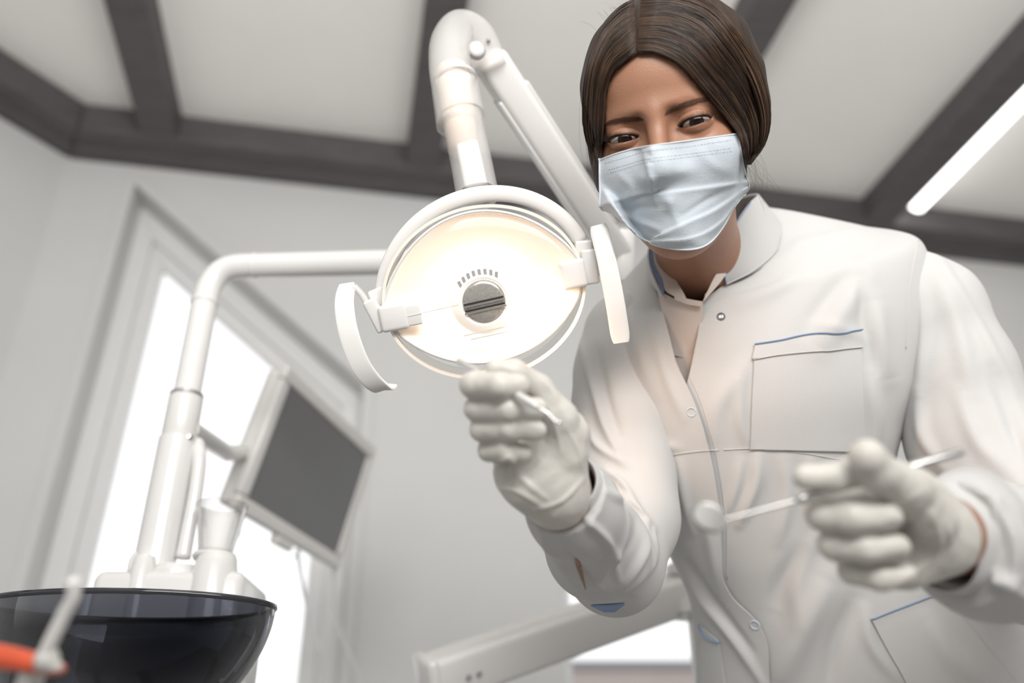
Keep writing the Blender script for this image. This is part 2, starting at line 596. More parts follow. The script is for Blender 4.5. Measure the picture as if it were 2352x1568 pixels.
# clear cup on its stand
cc = at_z(479, 1262, yh - 0.042)
kc = np.linalg.norm(cc - CAM) / F
rb, rt, hh = 0.0195, 0.0285, 0.052
cup = thing('plastic_cup', 'clear ribbed plastic cup standing on the white spittoon housing', 'cup', cc + np.array([0, 0.024, 0.002]))
pr = [(0.0, 0.0), (rb, 0.0)]
for i in range(28):
    t = i / 27
    pr.append((rb + (rt - rb) * t + (0.0004 if i % 2 else 0) * (1 if i < 24 else 0), 0.002 + hh * t))
pr += [(rt + 0.0018, hh + 0.003), (rt + 0.0018, hh + 0.006), (rt - 0.0005, hh + 0.006)]
for i in range(28):
    t = 1 - i / 27
    pr.append((rb + (rt - rb) * t - 0.0006, 0.003 + hh * t))
pr.append((0.0, 0.003))
mk('cup_wall', *lathe(cc + np.array([0, 0.024, 0.002]), Z3, pr, 56, caps=False), M['clear'], cup)
V, Fc = lathe(cc + np.array([0, 0.024, -0.006]), Z3, [(0.0, 0.0), (rb + 0.004, 0.0), (rb + 0.0055, 0.004), (rb + 0.004, 0.007), (0, 0.0075)], 48, caps=False)
mk('cup_stand', V, Fc, M['plastic'], su)

# ------------------------------------------------------------------ dental lamp: post, arms, head
PB = W(422, 945, 1.125)
def onpost(v, dx=0.0):
    # point of the vertical post line seen at image row v
    lo, hi = 0.3, 3.0
    for _ in range(50):
        m_ = (lo + hi) / 2
        if proj([PB[0], PB[1], m_])[1] > v: lo = m_
        else: hi = m_
    return np.array([PB[0] + dx, PB[1], lo])
lamp = thing('dental_lamp', 'lit oval dental lamp on a white post with jointed arms and two grip handles', 'dental lamp', (PB[0], PB[1], onpost(1285)[2] - 0.01))
MB().add(*tube([np.array([PB[0], PB[1], top + 0.001]), onpost(1010)], 0.0235, 36)).mk('post', M['enamel'], lamp, smooth='auto')
mb = MB().add(*lathe(onpost(1010), Z3, [(0.0, -0.002), (0.0205, -0.002), (0.0215, 0.0), (0.0215, (onpost(912) - onpost(1010))[2] - 0.002), (0.0195, (onpost(912) - onpost(1010))[2]), (0, (onpost(912) - onpost(1010))[2])], 40))
mb.mk('post_collar', M['plastic'], lamp, smooth='auto')
for v in (1012, 909):
    mk('collar_ring', *lathe(onpost(v) - Z3 * 0.002, Z3, [(0.019, 0), (0.0212, 0), (0.0212, 0.004), (0.019, 0.004)], 40), M['steel'], lamp, smooth='auto')
mk('collar_screw', *lathe(onpost(1012) + np.array([0.018, -0.012, 0.0]), (0.6, -0.8, 0), [(0, 0), (0.004, 0), (0.004, 0.004), (0, 0.005)], 16), M['steel'], lamp, smooth='auto')
J = W(1420, 590, 1.16)
tp = onpost(612)
d = unit(J - tp)
e1 = onpost(690)
path = [onpost(912), e1]
for t in np.linspace(0.15, 1, 9):
    q1 = e1 + (tp + Z3 * 0.0 - e1) * 1.0
    q2 = tp + d * 0.045
    path.append((1 - t) ** 2 * e1 + 2 * t * (1 - t) * tp + t * t * q2)
path += [tp + d * 0.2, J - d * 0.02]
MB().add(*tube(path, 0.0172, 36)).mk('horizontal_arm', M['enamel'], lamp, smooth='auto')
mb = MB()
mb.add(*lathe(onpost(700), Z3, [(0.0172, 0), (0.0186, 0.001), (0.0186, 0.006), (0.0172, 0.007)], 36, caps=False))
mb.mk('arm_ring', M['plastic'], lamp)
mb = MB()
mb.add(*lathe(tp + d * 0.062, d, [(0.0172, 0), (0.018, 0.001), (0.018, 0.003), (0.0172, 0.004)], 36, caps=False))
mb.mk('arm_ring', M['plastic'], lamp)
E1 = W(1118, 128, 1.00)                            # elbow pivot
mb = MB().add(*lathe(J - CU * 0.035 + CF * 0.0, CU, [(0, 0), (0.019, 0), (0.022, 0.003), (0.022, 0.066), (0.019, 0.07), (0, 0.071)], 40))
mb.mk('arm_joint', M['plastic'], lamp, smooth='auto')
# swing arm: from the joint up to the elbow, box section with rounded edges
def rbeam(p0, p1, wx, wy, up, bev):
    a = unit(p1 - p0)
    s = unit(np.cross(up, a))
    t = np.cross(a, s)
    return boxf((p0 + p1) / 2, a, s, t, np.linalg.norm(p1 - p0) / 2, wx, wy, bev)
mb = MB().add(*rbeam(J, E1, 0.0195, 0.0195, CF, 0.009))
mb.mk('swing_arm', M['plastic'], lamp, smooth='auto')
mb = MB()
for sgn in (-1, 1):
    a = unit(E1 - J)
    s = unit(np.cross(CF, a))
    mb.add(*rbeam(J + s * sgn * 0.0195 - CF * 0.004 + a * 0.05, E1 + s * sgn * 0.0195 - CF * 0.004 - a * 0.05, 0.0022, 0.013, CF, 0.002))
mb.mk('arm_rail', M['enamel'], lamp, smooth='auto')
# elbow hood: rounded shell over the top of the lamp arm
k1 = 0.97 / F
K0 = W(1100, 445, 0.875)
K1 = W(1046, 205, 0.93)
K2 = W(1038, 108, 0.97)
hood = [W(1052, 290, 0.915), W(1040, 205, 0.93), W(1033, 150, 0.945), W(1036, 100, 0.962), W(1056, 66, 0.975), W(1090, 80, 0.985), W(1112, 118, 0.992), W(1130, 160, 0.995)]
mb = MB().add(*tube(hood, [0.0225, 0.0223, 0.0225, 0.0228, 0.0205, 0.0205, 0.0205, 0.018], 36, seg=50))
mb.mk('elbow_hood', M['frost'], lamp)
mb = MB().add(*tube([W(1066, 345, 0.902), W(1052, 250, 0.918), W(1038, 160, 0.938)], 0.0168, 32))
mb.mk('inner_tube', M['beige'], lamp)
mb = MB().add(*lathe(W(1046, 187, 0.934), unit(W(1046, 187, 0.934) - W(1056, 235, 0.923)), [(0.0222, 0), (0.0232, 0.001), (0.0232, 0.004), (0.0222, 0.005)], 40, caps=False))
mb.mk('seal_ring', M['ribbed'], lamp)
mb = MB().add(*tube([W(1046, 200, 0.93), W(1060, 270, 0.915)], 0.0248, 40, caps=False))
mb.mk('hood_sleeve', M['frost'], lamp, smooth='auto')
MB().add(*tube([W(1060, 270, 0.915), W(1078, 350, 0.897), W(1098, 452, 0.865)], [0.0215, 0.0212, 0.021], 32, seg=12, caps=False)).mk('lamp_arm', M['frost'], lamp, smooth='auto')
mb = MB().add(*rbeam(W(1076, 345, 0.90), W(1098, 448, 0.868), 0.0115, 0.0155, CF, 0.004))
mb.mk('arm_core', M['plastic'], lamp, smooth='auto')
mb = MB().add(*lathe(W(1094, 116, 0.962), -CF + CR * 0.3, [(0, 0), (0.0085, 0), (0.009, 0.003), (0.007, 0.006), (0, 0.007)], 32))
mb.mk('pivot_cap', M['plastic'], lamp)
mb = MB().add(*lathe(W(1094, 116, 0.962), -CF + CR * 0.3, [(0.0090, -0.001), (0.0105, -0.001), (0.0105, 0.001), (0.0090, 0.001)], 32, caps=False))
mb.add(*lathe(W(1118, 92, 0.968), CR, [(0, 0), (0.003, 0), (0.003, 0.004), (0, 0.004)], 16))
mb.mk('pivot_ring', M['greyplastic'], lamp)

# lamp head in its own frame; unit = 1 px at 0.80 m
kp = 0.80 / F
c12, s12 = math.cos(math.radians(12.4)), math.sin(math.radians(12.4))
LX = CR * c12 + CU * s12
LY0 = -CR * s12 + CU * c12
tl = math.radians(6)
LZ = unit(-CF * math.cos(tl) - LY0 * math.sin(tl))
LY = np.cross(LZ, LX)
LC = W(1112, 672, 0.80)
def L(x, y, z=0.0):
    x, y, z = np.broadcast_arrays(np.asarray(x, float), y, z)
    return LC + kp * (x[..., None] * LX + y[..., None] * LY + z[..., None] * LZ)
def lemon(th, a, bu, bl, p=0.80, yo=0.0):
    x = a * np.cos(th)
    q_ = np.maximum(1 - np.cos(th) ** 2, 0) ** p
    y = np.where(np.sin(th) >= 0, bu * q_, -bl * q_)
    return x, y + yo
th = np.linspace(0, 2 * np.pi, 161)[:-1]
th = th - 0.42 * np.sin(2 * th) * 0.5
lx, ly = lemon(th, 236, 184, 160, 0.72)
def dish(z0, dep, sc, nr=26):
    G = []
    for r in np.linspace(0.02, 1, nr):
        G.append(L(lx * r * sc, ly * r * sc, z0 - dep * (1 - r * r)))
    return np.array(G)
G = dish(0, 62, 0.985)
V, Fc = gridf(G, closev=True)
M['dish'] = mat('lamp_reflector', (0.92, 0.86, 0.80), 0.35, emit=(1.0, 0.80, 0.62), es=0.05, noise=0.01)
mk('reflector', V, Fc + [tuple(range(160))], M['dish'], lamp, label='bright warm reflector dish')
G2 = []
for r, z in [(0.985, 0), (1.0, 5), (1.025, 2), (1.03, -10), (1.01, -30), (0.9, -62), (0.7, -92), (0.4, -112), (0.02, -118)]:
    G2.append(L(lx * r, ly * r, z))
V, Fc = gridf(np.array(G2), closev=True)
mk('lamp_shell', V, Fc + [tuple(8 * 160 + j for j in range(160))], M['plastic'], lamp)
# clear front lens over the dish
G3 = []
for r, z in [(0.975, 1), (0.9, 10), (0.6, 20), (0.3, 24), (0.02, 25)]:
    G3.append(L(lx * r, ly * r, z))
V, Fc = gridf(np.array(G3), closev=True)
mk('lens', V, Fc, M['lens'], lamp)
# outer splash ring
M['ring'] = mat('lamplit_ring_plastic', (0.88, 0.78, 0.69), 0.2, coat=0.3)  # the lamp's warm light is put into the ring's base colour
def ering(a, b, yo, zs, w_, m, name, a0=0, a1=2 * np.pi, n=140):
    t = np.linspace(a0, a1, n)
    full = abs(a1 - a0 - 2 * np.pi) < 1e-6
    if full: t = t[:-1]
    G = []
    for dr, z in ((0, zs[0]), (w_, zs[0]), (w_, zs[1]), (0, zs[1])):
        G.append(L((a + dr) * np.cos(t), (b + dr) * np.sin(t) + yo, z))
    G = np.array(G).transpose(1, 0, 2)
    V, Fc = gridf(G, closeu=full, closev=True)
    return mk(name, V, Fc, m, lamp, smooth='auto')
ering(228, 192, 0, (-14, 4), 7, M['ring'], 'splash_ring')
ering(213, 176, -1, (-16, -13), 15, M['clear'], 'splash_ring_flange')
# bulb cover with vents and slits
cx, cy = -5, -20
V, Fc = lathe(L(cx, cy, -6), LZ, [(0, 0), (52 * kp, 0), (56 * kp, 3 * kp), (74 * kp, -6 * kp), (78 * kp, -14 * kp), (76 * kp, -20 * kp)], 72, caps=False)
mk('bulb_cover', V, Fc, mat('cover_plastic', (0.86, 0.84, 0.81), 0.3, emit=(1, 0.93, 0.85), es=0.2), lamp, smooth='auto')
V, Fc = lathe(L(cx, cy, -4), LZ, [(0, 3 * kp), (40 * kp, 3 * kp), (49 * kp, 0), (50 * kp, -2 * kp)], 64, caps=False)
mk('bulb_window', V, Fc, mat('bulb_window_grey', (0.42, 0.42, 0.41), 0.25, metal=0.5, noise=0.15, nscale=400), lamp)
for sy_ in (2, -13):
    mb = MB().add(*boxf(L(cx, cy + sy_, 0.5), LX, LY, LZ, 47 * kp, 2.2 * kp, 1.2 * kp, 0.0003))
    mb.mk('slit', M['darkplastic'], lamp, smooth=False)
    mb = MB().add(*boxf(L(cx, cy + sy_ - 6, 1), LX, LY, LZ, 49 * kp, 2.0 * kp, 1.6 * kp, 0.0003))
    mb.mk('slit_bar', M['steel'], lamp, smooth=False)
for i in range(8):
    an = math.radians(52 + i * 11.5)
    p = L(cx + 66 * math.cos(an), cy + 66 * math.sin(an), -7.5)
    rd = unit(LX * math.cos(an) * 0.35 + LY * math.sin(an))
    mk('vent_slot', *boxf(p, np.cross(rd, LZ), rd, LZ, 3.6 * kp, 9.5 * kp, 1.5 * kp, 0.0004), M['greyplastic'], lamp, smooth=False)
mb = MB()
mb.add(*boxf(L(-125, -14, 20), LX, LY, LZ, 62 * kp, 1.2 * kp, 1.0 * kp))
mb.add(*boxf(L(cx + 2, cy - 66, 14), LX, LY, LZ, 64 * kp, 1.6 * kp, 1.0 * kp))
mb.add(*boxf(L(cx + 2, cy - 78, 13), LX, LY, LZ, 50 * kp, 1.6 * kp, 1.0 * kp))
mb.mk('lens_seam', M['plastic'], lamp, smooth=False)
# yoke: broad band arching over the head
t = np.linspace(math.radians(172), math.radians(14), 60)
yk = L(247 * np.cos(t) + 6, 222 * np.sin(t) + 2 + 10 * np.cos(t), -52)
V, Fc = [], []
mb = MB().add(*tube(yk, 19 * kp, 20, flat=(1.0, 0.55), up=LZ))
o = mb.mk('yoke', M['plastic'], lamp)
# hinge blocks
def lbox(x, y, z, hx_, hy_, hz_, rot=0.0, bev=4):
    c_, s_ = math.cos(math.radians(rot)), math.sin(math.radians(rot))
    ax = LX * c_ + LY * s_
    ay = -LX * s_ + LY * c_
    return boxf(L(x, y, z), ax, ay, LZ, hx_ * kp, hy_ * kp, hz_ * kp, bev * kp)
mb = MB().add(*lbox(-213, -10, 2, 33, 31, 22, -2, 9)); mb.add(*lbox(-172, -14, 10, 22, 24, 10, -2, 4))
mb.mk('hinge_block', M['plastic'], lamp, smooth='auto')
mb = MB().add(*lbox(-252, 2, -12, 16, 40, 26, 14, 6)); mb.add(*lbox(-244, 40, -40, 18, 22, 20, 10, 6))
mb.mk('hinge_bracket', M['plastic'], lamp, smooth='auto')
mb = MB().add(*lbox(208, -2, 2, 30, 33, 22, 0, 9))
mb.mk('hinge_block', M['plastic'], lamp, smooth='auto')
mb = MB().add(*lbox(250, 6, -8, 17, 40, 24, -4, 6)); mb.add(*lbox(246, 44, -34, 20, 24, 26, -8, 6))
mb.mk('hinge_bracket', M['plastic'], lamp, smooth='auto')
def ribbon(pts, wdir, w_, t_, seg=40, wr=None):
    """strap of width w_ (along wdir) and thickness t_, along pts, rounded ends"""
    P = catmull(np.array(pts), seg)
    T = np.gradient(P, axis=0)
    G = []
    for i in range(seg):
        u_ = unit(wdir - unit(T[i]) * (np.asarray(wdir) @ unit(T[i])))
        n_ = unit(np.cross(T[i], u_))
        e = min(i, seg - 1 - i)
        ww = w_ * (1 if e > 3 else (0.80, 0.92, 0.97, 1.0)[e]) * (wr[0] + (wr[1] - wr[0]) * i / (seg - 1) if wr else 1)
        th_ = np.linspace(0, 2 * np.pi, 24, endpoint=False)
        sx = np.sign(np.cos(th_)) * np.abs(np.cos(th_)) ** 0.35
        sy = np.sign(np.sin(th_)) * np.abs(np.sin(th_)) ** 0.35
        G.append(P[i] + ww / 2 * sx[:, None] * u_ + t_ / 2 * sy[:, None] * n_)
    V, Fc = gridf(np.array(G), closev=True)
    n = 24
    return V, Fc + [tuple(range(n))[::-1], tuple((seg - 1) * n + j for j in range(n))]
hd = 0.775
wv = unit(CR * 0.86 - CF * 0.15 + CU * 0.12)
mb = MB().add(*ribbon([W(797, 652, .80), W(791, 700, .785), W(801, 765, .775), W(824, 830, .772), W(852, 872, .775), W(880, 893, .782), W(899, 884, .79)], wv, 46 * kp, 7 * kp))
mb.mk('handle', M['plastic'], lamp, smooth='auto')
mb = MB().add(*ribbon([W(814, 656, .80), W(834, 680, .802), W(852, 715, .805), W(868, 745, .806)], -CF, 44 * kp, 12 * kp))
mb.mk('handle_strut', M['plastic'], lamp, smooth='auto')
mb = MB().add(*ribbon([W(1374, 518, .79), W(1394, 600, .778), W(1412, 690, .775), W(1427, 786, .782)], wv, 43 * kp, 9 * kp))
mb.mk('handle', M['plastic'], lamp, smooth='auto')
mb = MB().add(*lbox(272, 2, -2, 14, 20, 14, 0, 4))
mb.mk('handle_strut', M['plastic'], lamp, smooth='auto')
# the lamp's own bulb light
def point(name, loc, power, color, r):
    l = bpy.data.lights.new(name, 'POINT')
    l.energy = power
    l.color = color
    l.shadow_soft_size = r
    o = bpy.data.objects.new(name, l)
    COL.objects.link(o)
    o.location = loc
    return o
point('bulb_light', L(-5, -16, -30), 0.10, (1.0, 0.74, 0.52), 0.012)
sl = bpy.data.lights.new('coat_warm_spot', 'SPOT')  # added warm spot on the coat, standing in for lens flare
sl.energy = 2.6
sl.color = (1.0, 0.64, 0.40)
sl.spot_size = math.radians(85)
sl.spot_blend = 0.9
sl.shadow_soft_size = 0.05
so = bpy.data.objects.new('coat_warm_spot', sl)
COL.objects.link(so)
so.location = L(60, -60, 24)
so.rotation_euler = (Vector(W(1560, 900, 0.87)) - so.location).to_track_quat('-Z', 'Y').to_euler()

# ------------------------------------------------------------------ monitor on its bracket
mq = np.array([[-0.39875149, 1.37592131, 0.68580948], [-0.29622488, 1.76284023, 0.67682134],
               [-0.35615777, 1.77279037, 0.42150487], [-0.45868438, 1.38587145, 0.43049301]]) + CAM
mc = mq.mean(0)
mx_, mz_ = unit(mq[1] - mq[0]), unit(mq[0] - mq[3])
mn_ = np.cross(mx_, mz_)
if mn_ @ (CAM - mc) < 0: mn_ = -mn_
MW, MH = 0.2002, 0.1312
mon = thing('monitor', 'tilted white framed monitor with a dark blank screen beside the window', 'monitor', mc - mz_ * MH)
mb = MB()
fw = 0.013
for (cx_, cz_, hx_, hz_) in ((0, MH - fw, MW, fw), (0, -MH + fw, MW, fw), (-MW + fw, 0, fw, MH - 2 * fw), (MW - fw, 0, fw, MH - 2 * fw)):
    mb.add(*boxf(mc + mx_ * cx_ + mz_ * cz_, mx_, mz_, mn_, hx_, hz_, 0.009))
bevel_mod(mb.mk('bezel', M['plastic'], mon, smooth='auto'), 0.005, 3)
mk('screen', *boxf(mc + mn_ * 0.002, mx_, mz_, mn_, MW - 2 * fw + 0.001, MH - 2 * fw + 0.001, 0.002), M['screen'], mon, smooth=False)
mk('back_cover', *boxf(mc - mn_ * 0.022, mx_, mz_, mn_, MW - 0.006, MH - 0.006, 0.016, 0.010), M['plastic'], mon, smooth='auto')
mb = MB().add(*boxf(mc - mz_ * (MH + 0.008) - mx_ * 0.02, mx_, mz_, mn_, 0.03, 0.008, 0.008, 0.003))
mb.mk('control_panel', M['plastic'], mon, smooth='auto')
pa = onpost(985)
mb = MB().add(*tube([pa + np.array([0.01, 0, 0]), W(520, 1040, 1.38), mc - mn_ * 0.06 - mx_ * 0.10, mc - mn_ * 0.045], [0.0135, 0.0135, 0.012, 0.012], 24))
mb.mk('bracket_arm', M['enamel'], mon, smooth='auto')
mb = MB().add(*lathe(mc - mn_ * 0.055, mn_, [(0, 0), (0.03, 0), (0.03, 0.02), (0, 0.02)], 32))
mb.mk('mount_plate', M['plastic'], mon, smooth='auto')
def cable(label, pts, r=0.0022):
    o = mk('cable', *tube(pts, r, 10, seg=60), M['cable'])
    return tag(o, label, 'cable')
cable('white cable hanging from the monitor edge in front of the window', [W(683, 1262, 1.66), W(690, 1310, 1.66), W(700, 1370, 1.66), W(716, 1440, 1.66), W(735, 1500, 1.66), W(740, 1620, 1.66)], 0.0035)
cable('white cable hanging below the right corner of the monitor', [W(768, 1300, 1.78), W(764, 1360, 1.78), W(772, 1420, 1.78), W(792, 1480, 1.78), W(815, 1530, 1.78), W(840, 1620, 1.78)], 0.0032)
cable('thin cable looped under the lower left edge of the monitor', [W(548, 1180, 1.5), W(556, 1240, 1.5), W(585, 1292, 1.52), W(630, 1308, 1.56), W(668, 1290, 1.6), W(686, 1262, 1.64)], 0.0014)

# ------------------------------------------------------------------ delivery arm behind the elbow
da = thing('delivery_arm', 'thick white equipment arm with two screws crossing behind the elbow', 'equipment arm', (W(1600, 1357, 1.45)[0], W(1600, 1357, 1.45)[1], 0))
a0, a1 = W(975, 1565, 1.20), W(1560, 1362, 1.42)
ax = unit(a1 - a0)
sd = unit(np.cross(ax, CF))
mb = MB().add(*boxf((a0 + a1) / 2, ax, sd, np.cross(ax, sd), np.linalg.norm(a1 - a0) / 2, 0.031, 0.03, 0.010))
mb.mk('arm', M['enamel'], da, smooth='auto')
mb = MB().add(*boxf(a0 + ax * 0.006, ax, sd, np.cross(ax, sd), 0.009, 0.034, 0.033, 0.008))
mb.mk('end_cap', M['enamel'], da, smooth='auto')
JJ = W(1588, 1357, 1.42)
mb = MB().add(*lathe(JJ - Z3 * 0.042, Z3, [(0, 0), (0.036, 0), (0.040, 0.004), (0.040, 0.018), (0.032, 0.022), (0.032, 0.062), (0.040, 0.066), (0.040, 0.080), (0.036, 0.084), (0, 0.085)], 48))
mb.mk('joint', M['enamel'], da, smooth='auto')
mb = MB().add(*tube([JJ - Z3 * 0.04 + np.array([0.02, 0.0, 0]), np.array([JJ[0] + 0.02, JJ[1], 0.0])], 0.03, 32))
mb.mk('column', M['enamel'], da, smooth='auto')
for (u, v) in ((1076, 1556), (1100, 1548)):
    p = W(u, v, 1.0)
    t = ((a0 - sd * 0 - np.cross(ax, sd) * 0.03 - CAM))
    n_ = np.cross(ax, sd)
    if n_ @ CF > 0: n_ = -n_
    r = ray(u, v)
    tt = ((a0 + n_ * 0.03 - CAM) @ n_) / (r @ n_)
    p = CAM + r * tt
    mk('screw', *lathe(p - n_ * 0.001, n_, [(0, 0), (0.0048, 0), (0.0048, 0.002), (0.003, 0.003), (0, 0.001)], 20), M['greyplastic'], da)
n_ = np.cross(ax, sd)
if n_ @ CF > 0: n_ = -n_
r = ray(1571, 1390)
mk('screw', *lathe(W(1571, 1389, 1.385), -CF, [(0, 0), (0.004, 0), (0.004, 0.004), (0, 0.004)], 16), M['greyplastic'], da)

# ------------------------------------------------------------------ saliva ejector, close to the lens
se = thing('saliva_ejector', 'orange handled suction tool with a bent white tip, blurred at lower left', 'suction tool', W(60, 1600, 0.46))
mb = MB().add(*tube([W(-60, 1500, .46), W(0, 1508, .46), W(70, 1520, .455), W(125, 1532, .455), W(150, 1536, .455)], [0.0062, 0.0064, 0.0052, 0.0042, 0.0015], 24, seg=30))
mb.mk('handle_body', M['red'], se)
mb = MB().add(*tube([W(100, 1508, .452), W(118, 1470, .45), W(150, 1405, .447), W(168, 1370, .445), W(168, 1330, .443)], [0.0036, 0.0036, 0.0034, 0.0034, 0.0036], 20, seg=36))
mb.mk('suction_tip', mat('tip_white', (0.8, 0.79, 0.77), 0.4, noise=0.02), se)
mb = MB().add(*lathe(W(108, 1512, .452), unit(W(118, 1480, .45) - W(108, 1512, .452)), [(0, -0.004), (0.006, -0.004), (0.0062, 0.001), (0.004, 0.005), (0, 0.006)], 24))
mb.add(*boxf(W(118, 1530, .45), CR, CU, CF, 0.0055, 0.002, 0.002, 0.001))
mb.mk('tip_socket', M['ribbed'], se)
MB().add(*tube([W(75, 1530, .46), W(70, 1560, .462), W(40, 1640, .47)], 0.0065, 20, seg=16)).mk('hose', M['ribbed'], se)

# ================================================================== the person
# ---- implicit surfaces: smooth unions meshed with surface nets
def smin(a, b, k):
    h = np.clip(0.5 + 0.5 * (b - a) / k, 0, 1)
    return b * (1 - h) + a * h - k * h * (1 - h)
def smax(a, b, k):
    return -smin(-a, -b, k)
def caps_(p, a, b, ra, rb):
    a = np.asarray(a, float); b = np.asarray(b, float)
    ab = b - a
    pa = p - a
    h = np.clip((pa @ ab) / (ab @ ab + 1e-12), 0, 1)
    return np.linalg.norm(pa - h[:, None] * ab, axis=1) - (ra + (rb - ra) * h)
def chain(p, pts, rs, k):
    d = None
    for i in range(len(pts) - 1):
        q_ = caps_(p, pts[i], pts[i + 1], rs[i], rs[i + 1])
        d = q_ if d is None else smin(d, q_, k)
    return d
def ell(p, c, r, R=None):
    q_ = p - np.asarray(c, float)
    if R is not None:
        q_ = q_ @ R.T                              # rows of R are the local axes
    r = np.asarray(r, float)
    k0 = np.linalg.norm(q_ / r, axis=1)
    k1 = np.linalg.norm(q_ / (r * r), axis=1)
    return k0 * (k0 - 1) / np.maximum(k1, 1e-9)

def sdf_mesh(f, lo, hi, h):
    lo = np.asarray(lo, float)
    B = 8
    nb = np.ceil((np.asarray(hi) - lo) / (h * B)).astype(int)
    n = nb * B + 1
    bi = np.stack(np.meshgrid(*[np.arange(k) for k in nb], indexing='ij'), -1).reshape(-1, 3)
    cen = lo + (bi + 0.5) * B * h
    fc = f(cen)
    far = np.where(fc > 0, 1.0, -1.0).astype(np.float32)
    near = np.abs(fc) < B * h * 0.87 + 2.5 * h + 0.006
    val = np.zeros(n, np.float32)
    big = np.repeat(np.repeat(np.repeat(far.reshape(nb), B, 0), B, 1), B, 2)
    val[:-1, :-1, :-1] = big
    val[-1] = val[-2]; val[:, -1] = val[:, -2]; val[:, :, -1] = val[:, :, -2]
    g = np.stack(np.meshgrid(*[np.arange(B + 1)] * 3, indexing='ij'), -1).reshape(-1, 3)
    bn = bi[near]
    for s in range(0, len(bn), 400):
        idx = (bn[s:s + 400, None, :] * B + g[None]).reshape(-1, 3)
        v = f(lo + idx * h)
        val[idx[:, 0], idx[:, 1], idx[:, 2]] = v
    ins = val < 0
    c8 = [ins[i:n[0] - 1 + i, j:n[1] - 1 + j, k:n[2] - 1 + k] for i in (0, 1) for j in (0, 1) for k in (0, 1)]
    cnt = sum(c.astype(np.int8) for c in c8)
    act = np.argwhere((cnt > 0) & (cnt < 8))
    cid = np.full(tuple(n - 1), -1, np.int32)
    cid[act[:, 0], act[:, 1], act[:, 2]] = np.arange(len(act))
    acc = np.zeros((len(act), 3)); num = np.zeros(len(act))
    cor = np.array([(i, j, k) for i in (0, 1) for j in (0, 1) for k in (0, 1)])
    for a in range(8):
        for b in range(a + 1, 8):
            if np.abs(cor[a] - cor[b]).sum() != 1: continue
            ia, ib = act + cor[a], act + cor[b]
            va = val[ia[:, 0], ia[:, 1], ia[:, 2]]; vb = val[ib[:, 0], ib[:, 1], ib[:, 2]]
            m = (va < 0) != (vb < 0)
            t = (va / (va - vb + 1e-20))[m]
            acc[m] += cor[a] + t[:, None] * (cor[b] - cor[a])
            num[m] += 1
    V = lo + (act + acc / num[:, None]) * h
    Q = []
    for ax in range(3):
        o1, o2 = [(1, 2), (2, 0), (0, 1)][ax]
        sl0 = [slice(None)] * 3; sl1 = [slice(None)] * 3
        sl0[ax] = slice(0, -1); sl1[ax] = slice(1, None)
        e = np.argwhere(ins[tuple(sl0)] != ins[tuple(sl1)])
        e = e[(e[:, o1] > 0) & (e[:, o2] > 0) & (e[:, o1] < n[o1] - 1) & (e[:, o2] < n[o2] - 1)]
        fl = ins[e[:, 0], e[:, 1], e[:, 2]]
        q_ = []
        for d1, d2 in ((0, 0), (1, 0), (1, 1), (0, 1)):
            c = e.copy(); c[:, o1] -= d1; c[:, o2] -= d2
            q_.append(cid[c[:, 0], c[:, 1], c[:, 2]])
        q_ = np.stack(q_, 1)
        q_[fl] = q_[fl][:, ::-1]
        Q.append(q_)
    Q = np.concatenate(Q)
    Q = Q[(Q >= 0).all(1)][:, ::-1]
    return V, Q

def vnormals(V, Q):
    n_ = np.cross(V[Q[:, 2]] - V[Q[:, 0]], V[Q[:, 3]] - V[Q[:, 1]])
    N = np.zeros_like(V)
    for i in range(4):
        np.add.at(N, Q[:, i], n_)
    return N / (np.linalg.norm(N, axis=1)[:, None] + 1e-15)

def seg_dist2d(p, poly):
    """distance of pixel points to a polyline, and the parameter 0..1 along it"""
    best = np.full(len(p), 1e9); par = np.zeros(len(p)); sgn = np.zeros(len(p))
    poly = np.asarray(poly, float)
    L_ = np.concatenate([[0], np.cumsum(np.linalg.norm(np.diff(poly, axis=0), axis=1))])
    for i in range(len(poly) - 1):
        a, b = poly[i], poly[i + 1]
        ab = b - a
        t = np.clip(((p - a) @ ab) / (ab @ ab), 0, 1)
        d = p - a - t[:, None] * ab
        dd = np.linalg.norm(d, axis=1)
        m = dd < best
        best[m] = dd[m]
        par[m] = ((L_[i] + t * np.linalg.norm(ab)) / L_[-1])[m]
        sgn[m] = np.sign(ab[0] * d[:, 1] - ab[1] * d[:, 0])[m]
    return best, par, sgn

def folds(V, N, strokes):
    """sculpt cloth folds: (polyline, half width px, height m) on the side facing the room's near end"""
    px = proj(V)
    view = V - CAM
    view /= np.linalg.norm(view, axis=1)[:, None]
    fac = np.clip(-(N * view).sum(1) * 3, 0, 1)
    dsp = np.zeros(len(V))
    for st_ in strokes:
        poly, w_, a = st_[:3]
        poly = catmull(np.array(poly, float), 16) if len(poly) > 2 else np.array(poly, float)
        lo_, hi_ = poly.min(0) - 3 * w_, poly.max(0) + 3 * w_
        m = ((px > lo_) & (px < hi_)).all(1)
        if not m.any(): continue
        d, t, sg = seg_dist2d(px[m], poly)
        if len(st_) > 3:                           # a stepped pleat: high on one side only
            dsp[m] += a * np.exp(-(d / w_)) * (1 / (1 + np.exp(-sg * st_[3] * d / 2.2)))
            continue
        dsp[m] += a * np.exp(-(d / w_) ** 2) * np.sin(np.clip(t * 0.9 + 0.05, 0, 1) * np.pi) ** 0.6
    return V + N * (dsp * fac)[:, None]

